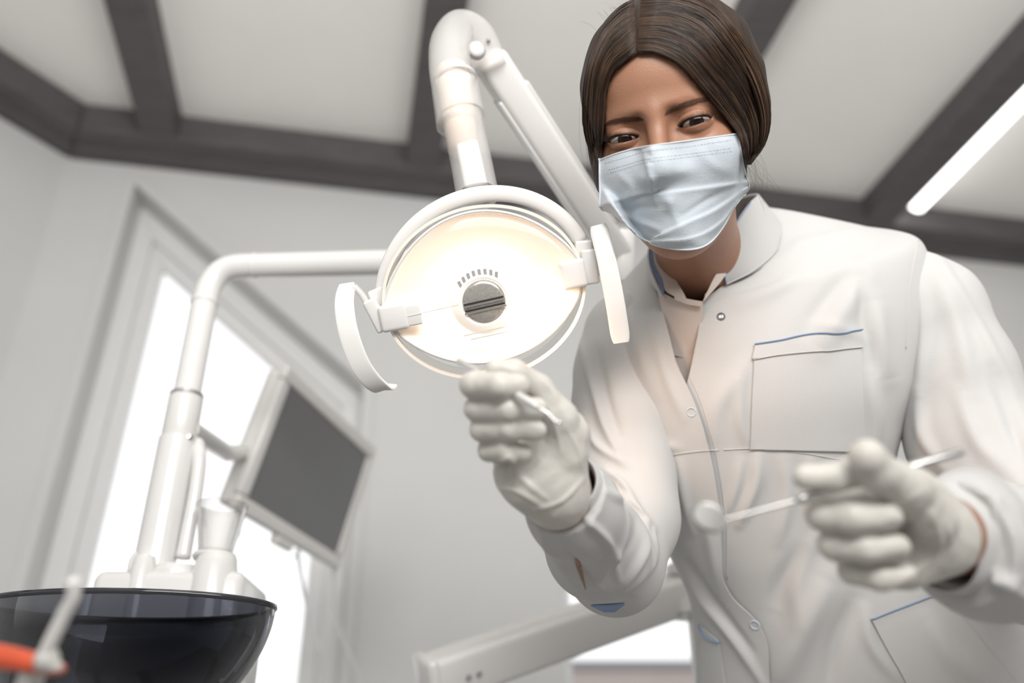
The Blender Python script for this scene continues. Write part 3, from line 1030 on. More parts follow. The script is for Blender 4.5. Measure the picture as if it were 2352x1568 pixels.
def bvh(V, Q):
    return BVHTree.FromPolygons([Vector(v) for v in V], [tuple(int(i) for i in q_) for q_ in Q])
def hit(tree, u, v, eps=0.0, fallback=None):
    r = ray(u, v)
    rn = np.linalg.norm(r)
    loc, nor, idx, dist = tree.ray_cast(Vector(CAM), Vector(r / rn))
    if loc is None:
        return None if fallback is None else W(u, v, fallback)
    nor = np.array(nor)
    if nor @ r > 0: nor = -nor
    return np.array(loc) + nor * eps

def drape(tree, P00, P10, P11, P01, nu, nv, eps, th_, bow=None):
    """cloth patch (pixel quad) laid on a surface; a closed thin slab"""
    G = np.zeros((nu, nv, 3))
    last = 1.0
    for i in range(nu):
        for j in range(nv):
            s_, t_ = i / (nu - 1), j / (nv - 1)
            u, v = (1 - s_) * (1 - t_) * np.array(P00) + s_ * (1 - t_) * np.array(P10) + s_ * t_ * np.array(P11) + (1 - s_) * t_ * np.array(P01)
            if bow: u, v = bow(s_, t_, u, v)
            p = hit(tree, u, v, eps, last)
            last = (p - CAM) @ CF
            G[i, j] = p
    n1 = np.cross(np.gradient(G, axis=0), np.gradient(G, axis=1))
    n1 /= np.linalg.norm(n1, axis=2)[..., None] + 1e-12
    if (n1[nu // 2, nv // 2] @ (CAM - G[nu // 2, nv // 2])) < 0: n1 = -n1
    V0, F0 = gridf(G + n1 * th_)
    V1, F1 = gridf(G - n1 * th_)
    k = nu * nv
    Fc = F0 + [tuple(np.array(f)[::-1] + k) for f in F1]
    rim = [i * nv for i in range(nu)] + [(nu - 1) * nv + j for j in range(1, nv)] + [i * nv + nv - 1 for i in range(nu - 2, -1, -1)] + [j for j in range(nv - 2, 0, -1)]
    for a, b in zip(rim, rim[1:] + rim[:1]):
        Fc.append((a, a + k, b + k, b))
    return np.concatenate([V0, V1]), Fc

def ribbon_on(tree, poly, seg, w_, eps, h_):
    """thin cord laid on a surface along a pixel path"""
    P = catmull(np.array(poly, float), seg)
    pts, last = [], 1.0
    for u, v in P:
        p = hit(tree, u, v, eps, last)
        last = (p - CAM) @ CF
        pts.append(p)
    return tube(pts, w_, 8, flat=(1, h_ / w_))

# ---- materials
M['skin'] = mat('skin', (0.32, 0.16, 0.098), 0.42, sub=0.25, noise=0.05, nscale=25, bump=0.25, bscale=900)
M['coat'] = mat('white_cotton', (0.51, 0.505, 0.50), 0.85, sheen=0.1, noise=0.012, nscale=15, bump=0.25, bscale=1400, stretch=(1, 1, 0.35))
M['shirt'] = mat('cream_blouse', (0.56, 0.49, 0.45), 0.8, noise=0.02, bump=0.2, bscale=900)
M['blue'] = mat('blue_piping', (0.22, 0.31, 0.47), 0.8, noise=0.05, bump=0.2, bscale=800)
M['glove'] = mat('latex_glove', (0.56, 0.54, 0.50), 0.42, sub=0.12, noise=0.03, nscale=40, bump=0.3, bscale=300)
M['maskm'] = mat('mask_paper', (0.46, 0.505, 0.55), 0.9, sheen=0.15, noise=0.04, nscale=60, bump=0.35, bscale=700)
M['maskpale'] = mat('mask_paper_pale', (0.56, 0.59, 0.62), 0.9, noise=0.02, bump=0.2, bscale=700)
M['maskdot'] = mat('mask_embossing', (0.22, 0.25, 0.29), 0.9, noise=0.05)
M['hair'] = mat('brown_hair', (0.026, 0.015, 0.010), 0.5, spec=0.25, noise=0.35, nscale=120, bump=0.5, bscale=500, stretch=(1, 1, 0.15))
M['strand'] = mat('brown_hair_strand', (0.032, 0.018, 0.011), 0.42, spec=0.3, noise=0.25, nscale=40)
M['brow'] = mat('brow_hair', (0.15, 0.075, 0.045), 0.7, noise=0.1)
M['lash'] = mat('dark_lash', (0.012, 0.009, 0.008), 0.5, noise=0.1)
M['trouser'] = mat('white_trouser', (0.78, 0.78, 0.78), 0.85, noise=0.02, bump=0.2, bscale=800)
M['shoe'] = mat('white_shoe', (0.75, 0.75, 0.74), 0.5, noise=0.02)

# ---- head frame
def rot_axis(ax, a):
    return np.array(Matrix.Rotation(a, 3, Vector(ax)))
HB_ = np.array([CR, CU, -CF])                      # rows: right, up, toward the lens
roll, yaw, pit = math.radians(12.0), math.radians(-19.0), math.radians(7.0)
def head_axes():
    # local->camera basis: yaw about up, pitch about right, then roll in the picture
    Rl = np.array(Matrix.Rotation(roll, 3, 'Z') @ Matrix.Rotation(pit, 3, 'X') @ Matrix.Rotation(yaw, 3, 'Y'))
    return Rl
RL = head_axes()                                   # columns: local axes in (right, up, toward lens)
HX, HY, HZ = [RL[0, i] * HB_[0] + RL[1, i] * HB_[1] + RL[2, i] * HB_[2] for i in range(3)]
EYEM = W(1513, 301, 0.752)
HO = EYEM - HZ * 0.072                             # origin: mid head at eye level
HR = np.array([HX, HY, HZ])
def hl(p):
    return (p - HO) @ HR.T
def HW(x, y, z):
    return HO + HX * x + HY * y + HZ * z

ER = 0.0122
EYES = {'right': np.array([-0.0315, 0.0, 0.0665]), 'left': np.array([0.0315, 0.0, 0.0665])}
def head_sdf(p):
    q_ = hl(p)
    ax = np.abs(q_[:, 0])
    qs = np.stack([ax, q_[:, 1], q_[:, 2]], 1)
    d = ell(q_, (0, 0.038, -0.012), (0.0690, 0.081, 0.090))
    d = smin(d, ell(q_, (0, -0.030, 0.018), (0.0600, 0.080, 0.066)), 0.03)
    d = smin(d, ell(qs, (0.034, -0.028, 0.050), (0.026, 0.024, 0.024)), 0.02)      # cheeks
    d = smin(d, ell(q_, (0, -0.088, 0.052), (0.024, 0.022, 0.026)), 0.03)          # chin
    d = smin(d, ell(q_, (0, 0.045, 0.050), (0.050, 0.038, 0.032)), 0.025)          # forehead
    d = smin(d, caps_(qs, (0.000, 0.0140, 0.0785), (0.038, 0.0155, 0.0640), 0.0075, 0.0070), 0.016)   # brow ridge
    # sockets
    d = smax(d, -ell(qs, (0.0300, 0.000, 0.0850), (0.0190, 0.0125, 0.0115)), 0.012)
    d = smax(d, -ell(qs, (0.0145, 0.002, 0.0870), (0.0075, 0.011, 0.010)), 0.010)
    # nose
    d = smin(d, caps_(q_, (0, 0.012, 0.0770), (0, -0.026, 0.0985), 0.0062, 0.0085), 0.010)
    d = smin(d, ell(q_, (0, -0.034, 0.0990), (0.0105, 0.009, 0.010)), 0.008)
    d = smin(d, ell(qs, (0.0125, -0.037, 0.0870), (0.007, 0.007, 0.010)), 0.008)
    # lips
    d = smin(d, caps_(qs, (0, -0.060, 0.0835), (0.018, -0.061, 0.0760), 0.0055, 0.003), 0.006)
    # eyelids round the eyeball, with an almond opening
    e = qs - np.array([0.0315, 0.0, 0.0665])
    lid = np.linalg.norm(e, axis=1) - (ER + 0.0016)
    x = e[:, 0] / 0.0140
    up_ = 0.0034 * np.maximum(1 - x ** 2, 0) ** 0.72 + 0.0008 * x
    dn_ = -0.0027 * np.maximum(1 - x ** 2, 0) ** 0.85 + 0.0008 * x
    opening = np.maximum(np.maximum(e[:, 1] - up_, dn_ - e[:, 1]), np.abs(e[:, 0]) - 0.0142)
    opening = np.where(e[:, 2] > 0, opening, 0.01)
    d = smin(d, lid, 0.0045)
    d = smax(d, -opening, 0.0012)
    inner = np.linalg.norm(e, axis=1) - (ER - 0.0006)
    d = np.where((e[:, 2] > 0.0) & (opening < 0.0), np.maximum(d, -inner), d)
    # crease over the upper lid
    cr = 0.0092 * np.maximum(1 - (e[:, 0] / 0.0165) ** 2, 0) ** 0.6
    near = np.exp(-((e[:, 1] - cr) / 0.0010) ** 2) * (np.abs(e[:, 0]) < 0.016) * (e[:, 2] > 0)
    d = d + 0.0007 * near
    cr2 = -0.0085 * np.maximum(1 - (e[:, 0] / 0.0165) ** 2, 0) ** 0.6 - 0.001
    near = np.exp(-((e[:, 1] - cr2) / 0.0013) ** 2) * (np.abs(e[:, 0]) < 0.016) * (e[:, 2] > 0)
    d = d + 0.0005 * near
    # ears
    ear = ell(qs, (0.0690, -0.004, -0.012), (0.0060, 0.026, 0.015))
    ear = smax(ear, -ell(qs, (0.0755, -0.002, -0.008), (0.006, 0.016, 0.008)), 0.003)
    d = smin(d, ear, 0.005)
    return d

# ---- joints (picture position and distance from the lens)
NECK0 = HW(0, -0.075, -0.045)
NECKB = W(1622, 625, 1.015)
SH_R, SH_L = W(1432, 800, 0.985), W(2040, 680, 0.985)
EL_R, WR_R = W(1418, 1292, 0.86), W(1288, 1140, 0.665)
EL_L, WR_L = W(2500, 1290, 0.76), W(2170, 1225, 0.555)
SH_L2 = W(2110, 700, 0.985)

# hands: finger chains, (u, v, depth) and radii
def PX(l): return [W(*q_) for q_ in l]
HAND_R = dict(
    fingers=[
        ([(1238, 908, .668), (1140, 876, .662), (1088, 884, .606), (1150, 886, .590), (1192, 884, .594)], [.0125, .0100, .0088, .0086, .0072]),
        ([(1248, 952, .672), (1150, 934, .668), (1097, 938, .612), (1170, 940, .596), (1232, 938, .604)], [.0125, .0102, .0086, .0084, .0072]),
        ([(1250, 1000, .674), (1160, 986, .672), (1108, 986, .616), (1175, 984, .600), (1232, 988, .606)], [.0120, .0100, .0082, .0080, .0068]),
        ([(1235, 1050, .676), (1175, 1042, .670), (1124, 1034, .622), (1165, 1034, .608), (1200, 1040, .612)], [.0115, .0095, .0074, .0072, .0062]),
    ],
    thumb=([(1300, 1045, .640), (1285, 960, .632), (1235, 890, .628), (1180, 856, .618), (1138, 846, .612)], [.0150, .0125, .0095, .0088, .0068]),
    palm=[((1265, 1000, .652), (1215, 1110, .640), .0200, .0190), ((1295, 1000, .645), (1285, 1130, .648), .0190, .0180),
          ((1190, 980, .672), (1180, 1085, .650), .0120, .0150), ((1225, 1085, .645), (1280, 1140, .655), .0200, .0210)],
    wrist=([(1262, 1115, .652), (1300, 1170, .688)], [.0235, .0225]))
HAND_L = dict(
    fingers=[
        ([(2105, 1120, .545), (2010, 1075, .520), (1985, 1078, .508), (1915, 1096, .500), (1850, 1096, .500)], [.0118, .0092, .0088, .0080, .0068]),
        ([(2110, 1175, .545), (1960, 1158, .545), (1890, 1180, .512), (1960, 1190, .500), (2040, 1187, .499)], [.0125, .0100, .0092, .0085, .0075]),
        ([(2110, 1230, .545), (1975, 1235, .546), (1918, 1250, .515), (1990, 1260, .502), (2060, 1256, .501)], [.0120, .0100, .0090, .0084, .0072]),
        ([(2100, 1290, .545), (2010, 1305, .548), (1960, 1308, .520), (2020, 1324, .508), (2075, 1318, .507)], [.0110, .0095, .0082, .0076, .0066]),
    ],
    thumb=([(2130, 1190, .520), (2085, 1120, .505), (2015, 1085, .494), (1992, 1050, .488)], [.0160, .0125, .0105, .0098]),
    palm=[((2080, 1150, .540), (2080, 1290, .538), .0170, .0165), ((2110, 1180, .535), (2150, 1240, .545), .0210, .0200),
          ((2030, 1215, .545), (2030, 1290, .545), .0130, .0120)],
    wrist=([(2140, 1220, .545), (2200, 1235, .580)], [.0235, .0225]))
def hand_sdf(p, H, grow, full=True):
    d = None
    for (pts, rs) in H['fingers']:
        c = chain(p, PX(pts), [r + grow for r in rs], 0.003)
        d = c if d is None else smin(d, c, 0.0034)
    pd = None
    for a, b, ra, rb in H['palm']:
        c = caps_(p, W(*a), W(*b), ra + grow, rb + grow)
        pd = c if pd is None else smin(pd, c, 0.012)
    d = smin(d, pd, 0.005)
    pts, rs = H['thumb']
    t = chain(p, PX(pts), [r + grow for r in rs], 0.004)
    d = smin(d, t, 0.003)
    pts, rs = H['wrist']
    w_ = chain(p, PX(pts), [r + grow for r in rs], 0.01)
    d = smin(d, w_, 0.014)
    return d
HIPC = W(1960, 1800, 1.12)
HIPC = np.array([W(2080, 1800, 1.12)[0], 1.13, 0.93])
def rest_sdf(p):
    d = chain(p, [NECK0, HW(0, -0.105, -0.060) * 0.5 + NECKB * 0.5, NECKB + CF * 0.02], [0.045, 0.0410, 0.043], 0.03)
    d = smin(d, chain(p, [NECKB + CF * 0.03, W(1705, 900, 1.04), W(1790, 1200, 1.06), HIPC], [0.052, 0.085, 0.085, 0.115], 0.05), 0.03)
    d = smin(d, chain(p, [NECKB + CF * .03, SH_R + (SH_L - SH_R) * 0.05, SH_R + (W(1434, 1080, .935) - SH_R) * 0.2], [0.042, 0.038, 0.034], 0.03), 0.03)
    d = smin(d, chain(p, [NECKB + CF * .03, SH_L, SH_L + (W(2185, 860, .96) - SH_L) * 0.3], [0.042, 0.038, 0.034], 0.03), 0.03)
    d = smin(d, chain(p, [SH_R, W(1434, 1080, .935), EL_R, WR_R], [0.034, 0.034, 0.030, 0.0225], 0.01), 0.02)
    d = smin(d, chain(p, [SH_L, W(2185, 860, .96), W(2250, 1010, .93), EL_L, WR_L], [0.034, 0.034, 0.034, 0.030, 0.0225], 0.01), 0.02)
    d = smin(d, ell(p, W(1600, 700, 0.992), (0.055, 0.035, 0.050)), 0.015)
    for sx in (-1, 1):
        hx_ = HIPC + np.array([0.085 * sx, 0, -0.03])
        kn = np.array([HIPC[0] + 0.09 * sx, HIPC[1] - 0.02, 0.50])
        an = np.array([HIPC[0] + 0.095 * sx, HIPC[1] + 0.03, 0.09])
        d = smin(d, chain(p, [hx_, kn, an], [0.080, 0.052, 0.034], 0.02), 0.03)
        d = smin(d, caps_(p, an + np.array([0, 0.03, -0.05]), an + np.array([0.01 * sx, -0.13, -0.065]), 0.036, 0.024), 0.03)
    return d
def body_sdf(p):
    d = rest_sdf(p)
    m = np.linalg.norm(p - HO, axis=1) < 0.22
    if m.any():
        d[m] = smin(d[m], head_sdf(p[m]), 0.02)
    far = ~m
    for H, c in ((HAND_R, W(1200, 1000, .63)), (HAND_L, W(2050, 1200, .53))):
        m = np.linalg.norm(p - c, axis=1) < 0.14
        if m.any():
            d[m] = smin(d[m], hand_sdf(p[m], H, -0.0012), 0.01)
    return d
def clipm(f, lo, hi):
    lo, hi = np.array(lo), np.array(hi)
    return f
ROOTP = np.array([HIPC[0], HIPC[1], 0.0])
person = thing('person', 'dark haired person in white coat, face mask and gloves, leaning over with two instruments', 'person', ROOTP)

# the head is meshed finely, the rest more coarsely; both pieces meet at a plane in the neck
CUTP = HW(0, -0.172, -0.02)
CUTN = unit(-HY + HZ * 0.2)
def side(p): return (p - CUTP) @ CUTN              # > 0 below the cut
hv, hq = sdf_mesh(lambda p: np.maximum(body_sdf(p), side(p) - 0.004), HO - np.array([.15, .15, .27]), HO + np.array([.17, .19, .15]), 0.0010)
lo_ = np.minimum(np.minimum(WR_R, WR_L), ROOTP) - 0.2
bv, bq = sdf_mesh(lambda p: np.maximum(body_sdf(p), -side(p)),
                  (WR_R[0] - 0.16, 0.25, 0.0), (EL_L[0] + 0.10, 1.5, HO[2] + 0.02), 0.0042)
mb = MB()
mb.add(hv, hq)
mb.add(bv, bq)
body = mb.mk('body', M['skin'], person)
headtree = bvh(hv, hq)

# eyes
def eye_mat():
    m = mat('eyeball', (0.60, 0.56, 0.53), 0.15, coat=0.25, spec=0.25, noise=0.02)
    nt = m.node_tree
    for n in [n for n in nt.nodes if n.type == 'TEX_NOISE']: pass
    tc = nt.nodes.new('ShaderNodeTexCoord')
    sep = nt.nodes.new('ShaderNodeSeparateXYZ')
    nt.links.new(tc.outputs['Object'], sep.inputs[0])
    x2 = nt.nodes.new('ShaderNodeMath'); x2.operation = 'MULTIPLY'
    y2 = nt.nodes.new('ShaderNodeMath'); y2.operation = 'MULTIPLY'
    ad = nt.nodes.new('ShaderNodeMath'); ad.operation = 'ADD'
    sq = nt.nodes.new('ShaderNodeMath'); sq.operation = 'SQRT'
    for n, s in ((x2, 'X'), (y2, 'Y')):
        nt.links.new(sep.outputs[s], n.inputs[0]); nt.links.new(sep.outputs[s], n.inputs[1])
    nt.links.new(x2.outputs[0], ad.inputs[0]); nt.links.new(y2.outputs[0], ad.inputs[1])
    nt.links.new(ad.outputs[0], sq.inputs[0])
    mr = nt.nodes.new('ShaderNodeMapRange')
    mr.inputs[1].default_value = 0; mr.inputs[2].default_value = 0.010
    nt.links.new(sq.outputs[0], mr.inputs[0])
    r = nt.nodes.new('ShaderNodeValToRGB')
    el = r.color_ramp.elements
    el[0].position = 0.0; el[0].color = (0.004, 0.004, 0.004, 1)
    el[1].position = 0.24; el[1].color = (0.006, 0.005, 0.004, 1)
    for p_, c_ in ((0.28, (0.025, 0.010, 0.005)), (0.46, (0.045, 0.019, 0.009)), (0.59, (0.012, 0.008, 0.006)), (0.67, (0.40, 0.35, 0.33)), (1.0, (0.36, 0.27, 0.25))):
        e = el.new(p_); e.color = (*c_, 1)
    nt.links.new(mr.outputs[0], r.inputs[0])
    nt.links.new(r.outputs[0], nt.nodes['Principled BSDF'].inputs['Base Color'])
    return m
EM = eye_mat()
for side_, c in EYES.items():
    C_ = HW(*c)
    bm = bmesh.new()
    bmesh.ops.create_uvsphere(bm, u_segments=40, v_segments=24, radius=ER)
    for v in bm.verts:                             # cornea bulge
        r_ = math.hypot(v.co.x, v.co.y)
        if v.co.z > 0 and r_ < 0.0062:
            v.co.z += 0.0006 * (1 - (r_ / 0.0062) ** 2)
    me = bpy.data.meshes.new('eyeball')
    bm.to_mesh(me); bm.free()
    me.polygons.foreach_set('use_smooth', [True] * len(me.polygons))
    me.materials.append(EM)
    o = bpy.data.objects.new('eyeball', me)
    COL.objects.link(o)
    o.parent = person
    o.location = C_ - ROOTP
    gaze = unit(CAM + CU * 0.02 + CR * 0.05 - C_)
    o.rotation_euler = Vector(gaze).to_track_quat('Z', 'Y').to_euler()

def strands(paths, rads, m, name, parent, nseg=None, n=4):
    mb = MB()
    for P, r in zip(paths, rads):
        P = np.asarray(P)
        k = len(P)
        prof = r * np.minimum(1, np.linspace(1.0, 0.0, k) * 3 + 0.12)
        mb.add(*tube(P, prof, n, caps=False))
    return mb.mk(name, m, parent)

# brows and lashes grow on the face surface
def on_face(x, y, lift=0.0):
    o_ = HW(x, y, 0.16)
    loc, nor, i, d_ = headtree.ray_cast(Vector(o_), Vector(-HZ))
    if loc is None: return None
    return np.array(loc) + HZ * lift
for sx in (-1, 1):
    P_, R_ = [], []
    for i in range(420):
        t = rng.uniform(0, 1)
        wd = 0.0052 * (1 - t * 0.7) * (0.30 + 0.70 * min(1, t * 3.5))
        x = 0.0085 + 0.043 * t
        y = 0.0106 + 0.0066 * math.sin(min(1, t * 1.05) * math.pi * 0.66) - 0.0025 * max(0, t - 0.62) / 0.38 + rng.uniform(-0.5, 0.5) * wd
        ang = math.radians(42 - 44 * min(1, t * 2.2)) + (-0.35 if t > .6 else 0) * (t - .6) + rng.normal() * 0.12
        ln = 0.0062
        a = on_face(sx * x, y, 0.0001)
        b = on_face(sx * (x + ln * 0.5 * math.cos(ang)), y + ln * 0.5 * math.sin(ang), 0.0005)
        c = on_face(sx * (x + ln * math.cos(ang)), y + ln * math.sin(ang), 0.0003)
        if a is None or b is None or c is None: continue
        P_.append([a, b, c]); R_.append(0.00010)
    strands(P_, R_, M['brow'], 'eyebrow', person, n=3)
    P_, R_ = [], []
    ec = np.array([0.0315 * sx, 0, 0.0665])
    for i in range(54):
        x = -1 + 2 * (i + 0.5) / 54
        for up in (1, -1):
            if up < 0 and i % 2: continue
            xx = x * 0.0136
            y = (0.0034 * max(1 - x * x, 0) ** 0.72 if up > 0 else -0.0027 * max(1 - x * x, 0) ** 0.85) + 0.0008 * x
            z = math.sqrt(max((ER + 0.0026) ** 2 - xx * xx - y * y, 1e-9))
            a = ec + np.array([xx * sx, y, z])
            ln = (0.0100 if up > 0 else 0.0030) * (0.55 + 0.45 * (x + 1) / 2) * rng.uniform(0.8, 1.1)
            out = np.array([x * 0.55 * sx, 0.22 * up if up > 0 else -0.55, 0.85])
            out = out / np.linalg.norm(out)
            b = a + out * ln * 0.5
            c = a + out * ln * 0.85 + np.array([x * 0.1 * sx, 0.55 * up, 0.0]) * ln * 0.45
            P_.append([HW(*a), HW(*b), HW(*c)]); R_.append(0.00028 if up > 0 else 0.00014)
    strands(P_, R_, M['lash'], 'eyelashes', person, n=3)
    # dark lid line
    pts = []
    for x in np.linspace(-1, 1, 21):
        xx = x * 0.0136
        y = 0.0034 * max(1 - x * x, 0) ** 0.72 + 0.0008 * x
        z = math.sqrt(max((ER + 0.0026) ** 2 - xx * xx - y * y, 1e-9))
        pts.append(HW(*(ec + np.array([xx * sx, y, z]))))
    mk('lash_line', *tube(pts, 0.00062, 6), M['lash'], person)

# ------------------------------------------------------------------ hair
def poly_sdf2(p, poly):
    poly = np.asarray(poly, float)
    d = np.full(len(p), 1e9)
    ins = np.zeros(len(p), bool)
    n = len(poly)
    for i in range(n):
        a, b = poly[i], poly[(i + 1) % n]
        ab = b - a
        t = np.clip(((p - a) @ ab) / (ab @ ab + 1e-12), 0, 1)
        d = np.minimum(d, np.linalg.norm(p - a - t[:, None] * ab, axis=1))
        c = (a[1] > p[:, 1]) != (b[1] > p[:, 1])
        x = (b[0] - a[0]) * (p[:, 1] - a[1]) / (b[1] - a[1] + 1e-12) + a[0]
        ins ^= c & (p[:, 0] < x)
    return np.where(ins, -d, d)
FACE = [(1380, 400), (1383, 330), (1389, 260), (1391, 205), (1410, 166), (1440, 140), (1462, 126), (1500, 124), (1548, 142), (1592, 182),
        (1626, 222), (1660, 265), (1690, 303), (1703, 335), (1712, 390), (1700, 640), (1380, 640)]
HC = HW(0.004, 0.040, -0.020)
def hair_sdf(p):
    q_ = hl(p)
    d = ell(q_, (0.003, 0.041, -0.018), (0.0765, 0.0895, 0.0935))
    d = smin(d, chain(p, [W(1600, 45, .845), W(1655, 95, .845), W(1695, 170, .845), W(1718, 245, .845), W(1722, 300, .85), W(1716, 355, .86)], [.024, .0225, .0200, .0160, .0125, .0065], .02), .03)
    d = smin(d, chain(p, [W(1400, 110, .815), W(1374, 200, .812), W(1366, 280, .812), W(1374, 350, .812)], [.0145, .0125, .0090, .0040], .01), .012)
    d = smin(d, head_sdf(p) - 0.0055, 0.006)
    # tied back at the nape
    d = smin(d, ell(q_, (0.02, -0.045, -0.085), (0.040, 0.035, 0.026)), .02)
    # parting groove
    px = proj(p)
    gd, _, _ = seg_dist2d(px, [(1478, -40), (1458, 20), (1462, 122)])
    d = d + 0.0022 * np.exp(-(gd / 5.0) ** 2)
    dep = (p - CAM) @ CF
    hole = poly_sdf2(px, FACE) * dep / F
    front = (q_[:, 2] - (-0.012))
    d = np.where(front > -0.02, smax(d, -np.maximum(hole, -front), 0.003), d)
    return np.maximum(d, -(q_[:, 1] + 0.060 - 0.25 * np.maximum(q_[:, 2], 0)))
hv2, hq2 = sdf_mesh(hair_sdf, HO - 0.17, HO + 0.17, 0.0016)
hair = mk('hair', hv2, hq2, M['hair'], person)
hairtree = bvh(hv2, hq2)
def hair_path(px_pts, lift, wob, seed):
    pts, dl = [], None
    r_ = np.random.default_rng(seed)
    k = len(px_pts)
    ph = r_.uniform(0, 6.28)
    for i, (u, v) in enumerate(px_pts):
        p = hit(hairtree, u, v)
        if p is None:
            if dl is None: continue
            p = W(u, v, dl + 0.001 * 0)
        dd = (p - CAM) @ CF
        if dl is not None and dd - dl > 0.012:
            dd = dl + 0.002
            p = W(u, v, dd)
        dl = dd
        t = i / (k - 1)
        n_ = unit(p - HC)
        pts.append(p + n_ * (lift * math.sin(math.pi * min(1, t * 0.95 + 0.05)) + 0.0002) + CR * wob * math.sin(ph + t * 5) * t)
    return pts
def family(outer, inner, count, seed, rad, lift=0.0016, tmin=0.0):
    r_ = np.random.default_rng(seed)
    O_, I_ = catmull(np.array(outer, float), 26), catmull(np.array(inner, float), 26)
    paths, rads = [], []
    for i in range(count):
        s = r_.uniform(0, 1)
        cl = 0.06 * math.sin(s * 61) + 0.03 * math.sin(s * 149 + 1)
        P = []
        a = 0 if r_.uniform() < 0.55 else r_.integers(0, 11)
        b = 26 if r_.uniform() < 0.8 else r_.integers(18, 26)
        drift = r_.normal() * 0.05
        for j in range(a, b):
            t = j / 25
            ss = min(1.0, max(0.0, s + (cl + drift) * t * (1 - 0.3 * t)))
            P.append(I_[j] * (1 - ss) + O_[j] * ss)
        if len(P) < 6: continue
        q_ = hair_path(P[::1], r_.uniform(0.0, lift), r_.normal() * 0.0006, seed * 1000 + i)
        if len(q_) > 5:
            paths.append(q_); rads.append(rad * r_.uniform(0.7, 1.35))
    return paths, rads
outR = [(1474, -18), (1560, -20), (1640, 12), (1702, 88), (1746, 168), (1766, 258), (1757, 325), (1722, 378)]
inR = [(1463, 118), (1506, 121), (1560, 148), (1606, 200), (1652, 254), (1690, 301), (1705, 342), (1714, 378)]
outL = [(1456, -4), (1420, 20), (1381, 68), (1354, 138), (1342, 220), (1344, 300), (1360, 355), (1376, 388)]
inL = [(1461, 118), (1440, 138), (1412, 163), (1394, 205), (1390, 258), (1385, 310), (1381, 350), (1378, 388)]
p1_, r1_ = family(outR, inR, 1500, 11, 0.00030)
p2_, r2_ = family(outL, inL, 650, 12, 0.00027)
strands(p1_ + p2_, r1_ + r2_, M['strand'], 'hair_strands', person, n=4)
M['strandlight'] = mat('light_brown_strand', (0.115, 0.068, 0.042), 0.4, spec=0.3, noise=0.3, nscale=40)
M['stranddark'] = mat('dark_brown_strand', (0.012, 0.008, 0.006), 0.4, spec=0.3, noise=0.3, nscale=40)
for col_, c1_, c2_, sd_ in (('strandlight', 260, 130, 21), ('stranddark', 420, 160, 31)):
    p1_, r1_ = family(outR, inR, c1_, sd_, 0.00020, lift=0.0022)
    p2_, r2_ = family(outL, inL, c2_, sd_ + 1, 0.00019, lift=0.0018)
    strands(p1_ + p2_, r1_ + r2_, M[col_], 'hair_strands', person, n=3)
# short hairs growing out of the hairline
bp_, br__ = [], []
rb_ = np.random.default_rng(77)
for line, oth in ((inR, outR), (inL, outL)):
    I_, O_ = catmull(np.array(line, float), 200), catmull(np.array(oth, float), 200)
    for i in range(230):
        k = int(rb_.uniform(0, 175))
        dv = unit(np.append(I_[k + 8] - I_[k], 0))[:2]
        wv_ = unit(np.append(I_[k] - O_[k], 0))[:2]
        o0 = I_[k] - wv_ * rb_.uniform(0, 4)
        ln = rb_.uniform(10, 34)
        P = []
        for t in np.linspace(0, 1, 7):
            q_ = o0 + dv * ln * t + wv_ * (rb_.uniform(2, 9) * math.sin(t * 2.6)) * 1.0
            h_ = hit(headtree, q_[0], q_[1], 0.0006 + 0.0008 * t)
            if h_ is not None: P.append(h_)
        if len(P) == 7:
            bp_.append(catmull(np.array([P[0], P[3], P[6]]), 7)); br__.append(0.00010)
strands(bp_, br__, M['strand'], 'hairline_strands', person, n=3)['kind'] = 'stuff'
# loose flyaway hairs
fp, fr = [], []
rf = np.random.default_rng(5)
def arc(p0, p1, p2, d0, d1, n=18):
    out = []
    for t in np.linspace(0, 1, n):
        u = (1 - t) ** 2 * p0[0] + 2 * t * (1 - t) * p1[0] + t * t * p2[0]
        v = (1 - t) ** 2 * p0[1] + 2 * t * (1 - t) * p1[1] + t * t * p2[1]
        out.append(W(u, v, d0 + (d1 - d0) * t))
    return out
for i in range(16):
    x = rf.uniform(1365, 1470)
    y = 20 + (1450 - x) * 0.55
    fp.append(arc((x, y + 12), (x - rf.uniform(0, 25), y - rf.uniform(10, 20)), (x - rf.uniform(20, 50), y - rf.uniform(5, 25)), .82, .83))
for i in range(8):
    x0 = rf.uniform(1345, 1356)
    fp.append(arc((x0, rf.uniform(130, 200)), (x0 - rf.uniform(10, 40), rf.uniform(220, 300)), (x0 + rf.uniform(-10, 25), rf.uniform(340, 440)), .80, .80))
for i in range(24):
    x0 = rf.uniform(1700, 1740)
    fp.append(arc((x0, rf.uniform(330, 375)), (x0 + rf.uniform(0, 60), rf.uniform(390, 430)), (x0 + rf.uniform(-10, 110), rf.uniform(440, 520)), .85, .87))
for i in range(12):
    x0 = rf.uniform(1640, 1700)
    fp.append(arc((x0, rf.uniform(200, 260)), (x0 + 30, 310), (rf.uniform(1700, 1740), rf.uniform(385, 440)), .80, .83))
for i in range(10):
    fp.append(arc((1380 + rf.uniform(-3, 6), 230), (1381 + rf.uniform(-5, 6), 310), (1374 + rf.uniform(-14, 6), rf.uniform(390, 450)), .785, .80))
strands(fp, [0.00007] * len(fp), M['strandlight'], 'flyaway_hair', person, n=3)['kind'] = 'stuff'

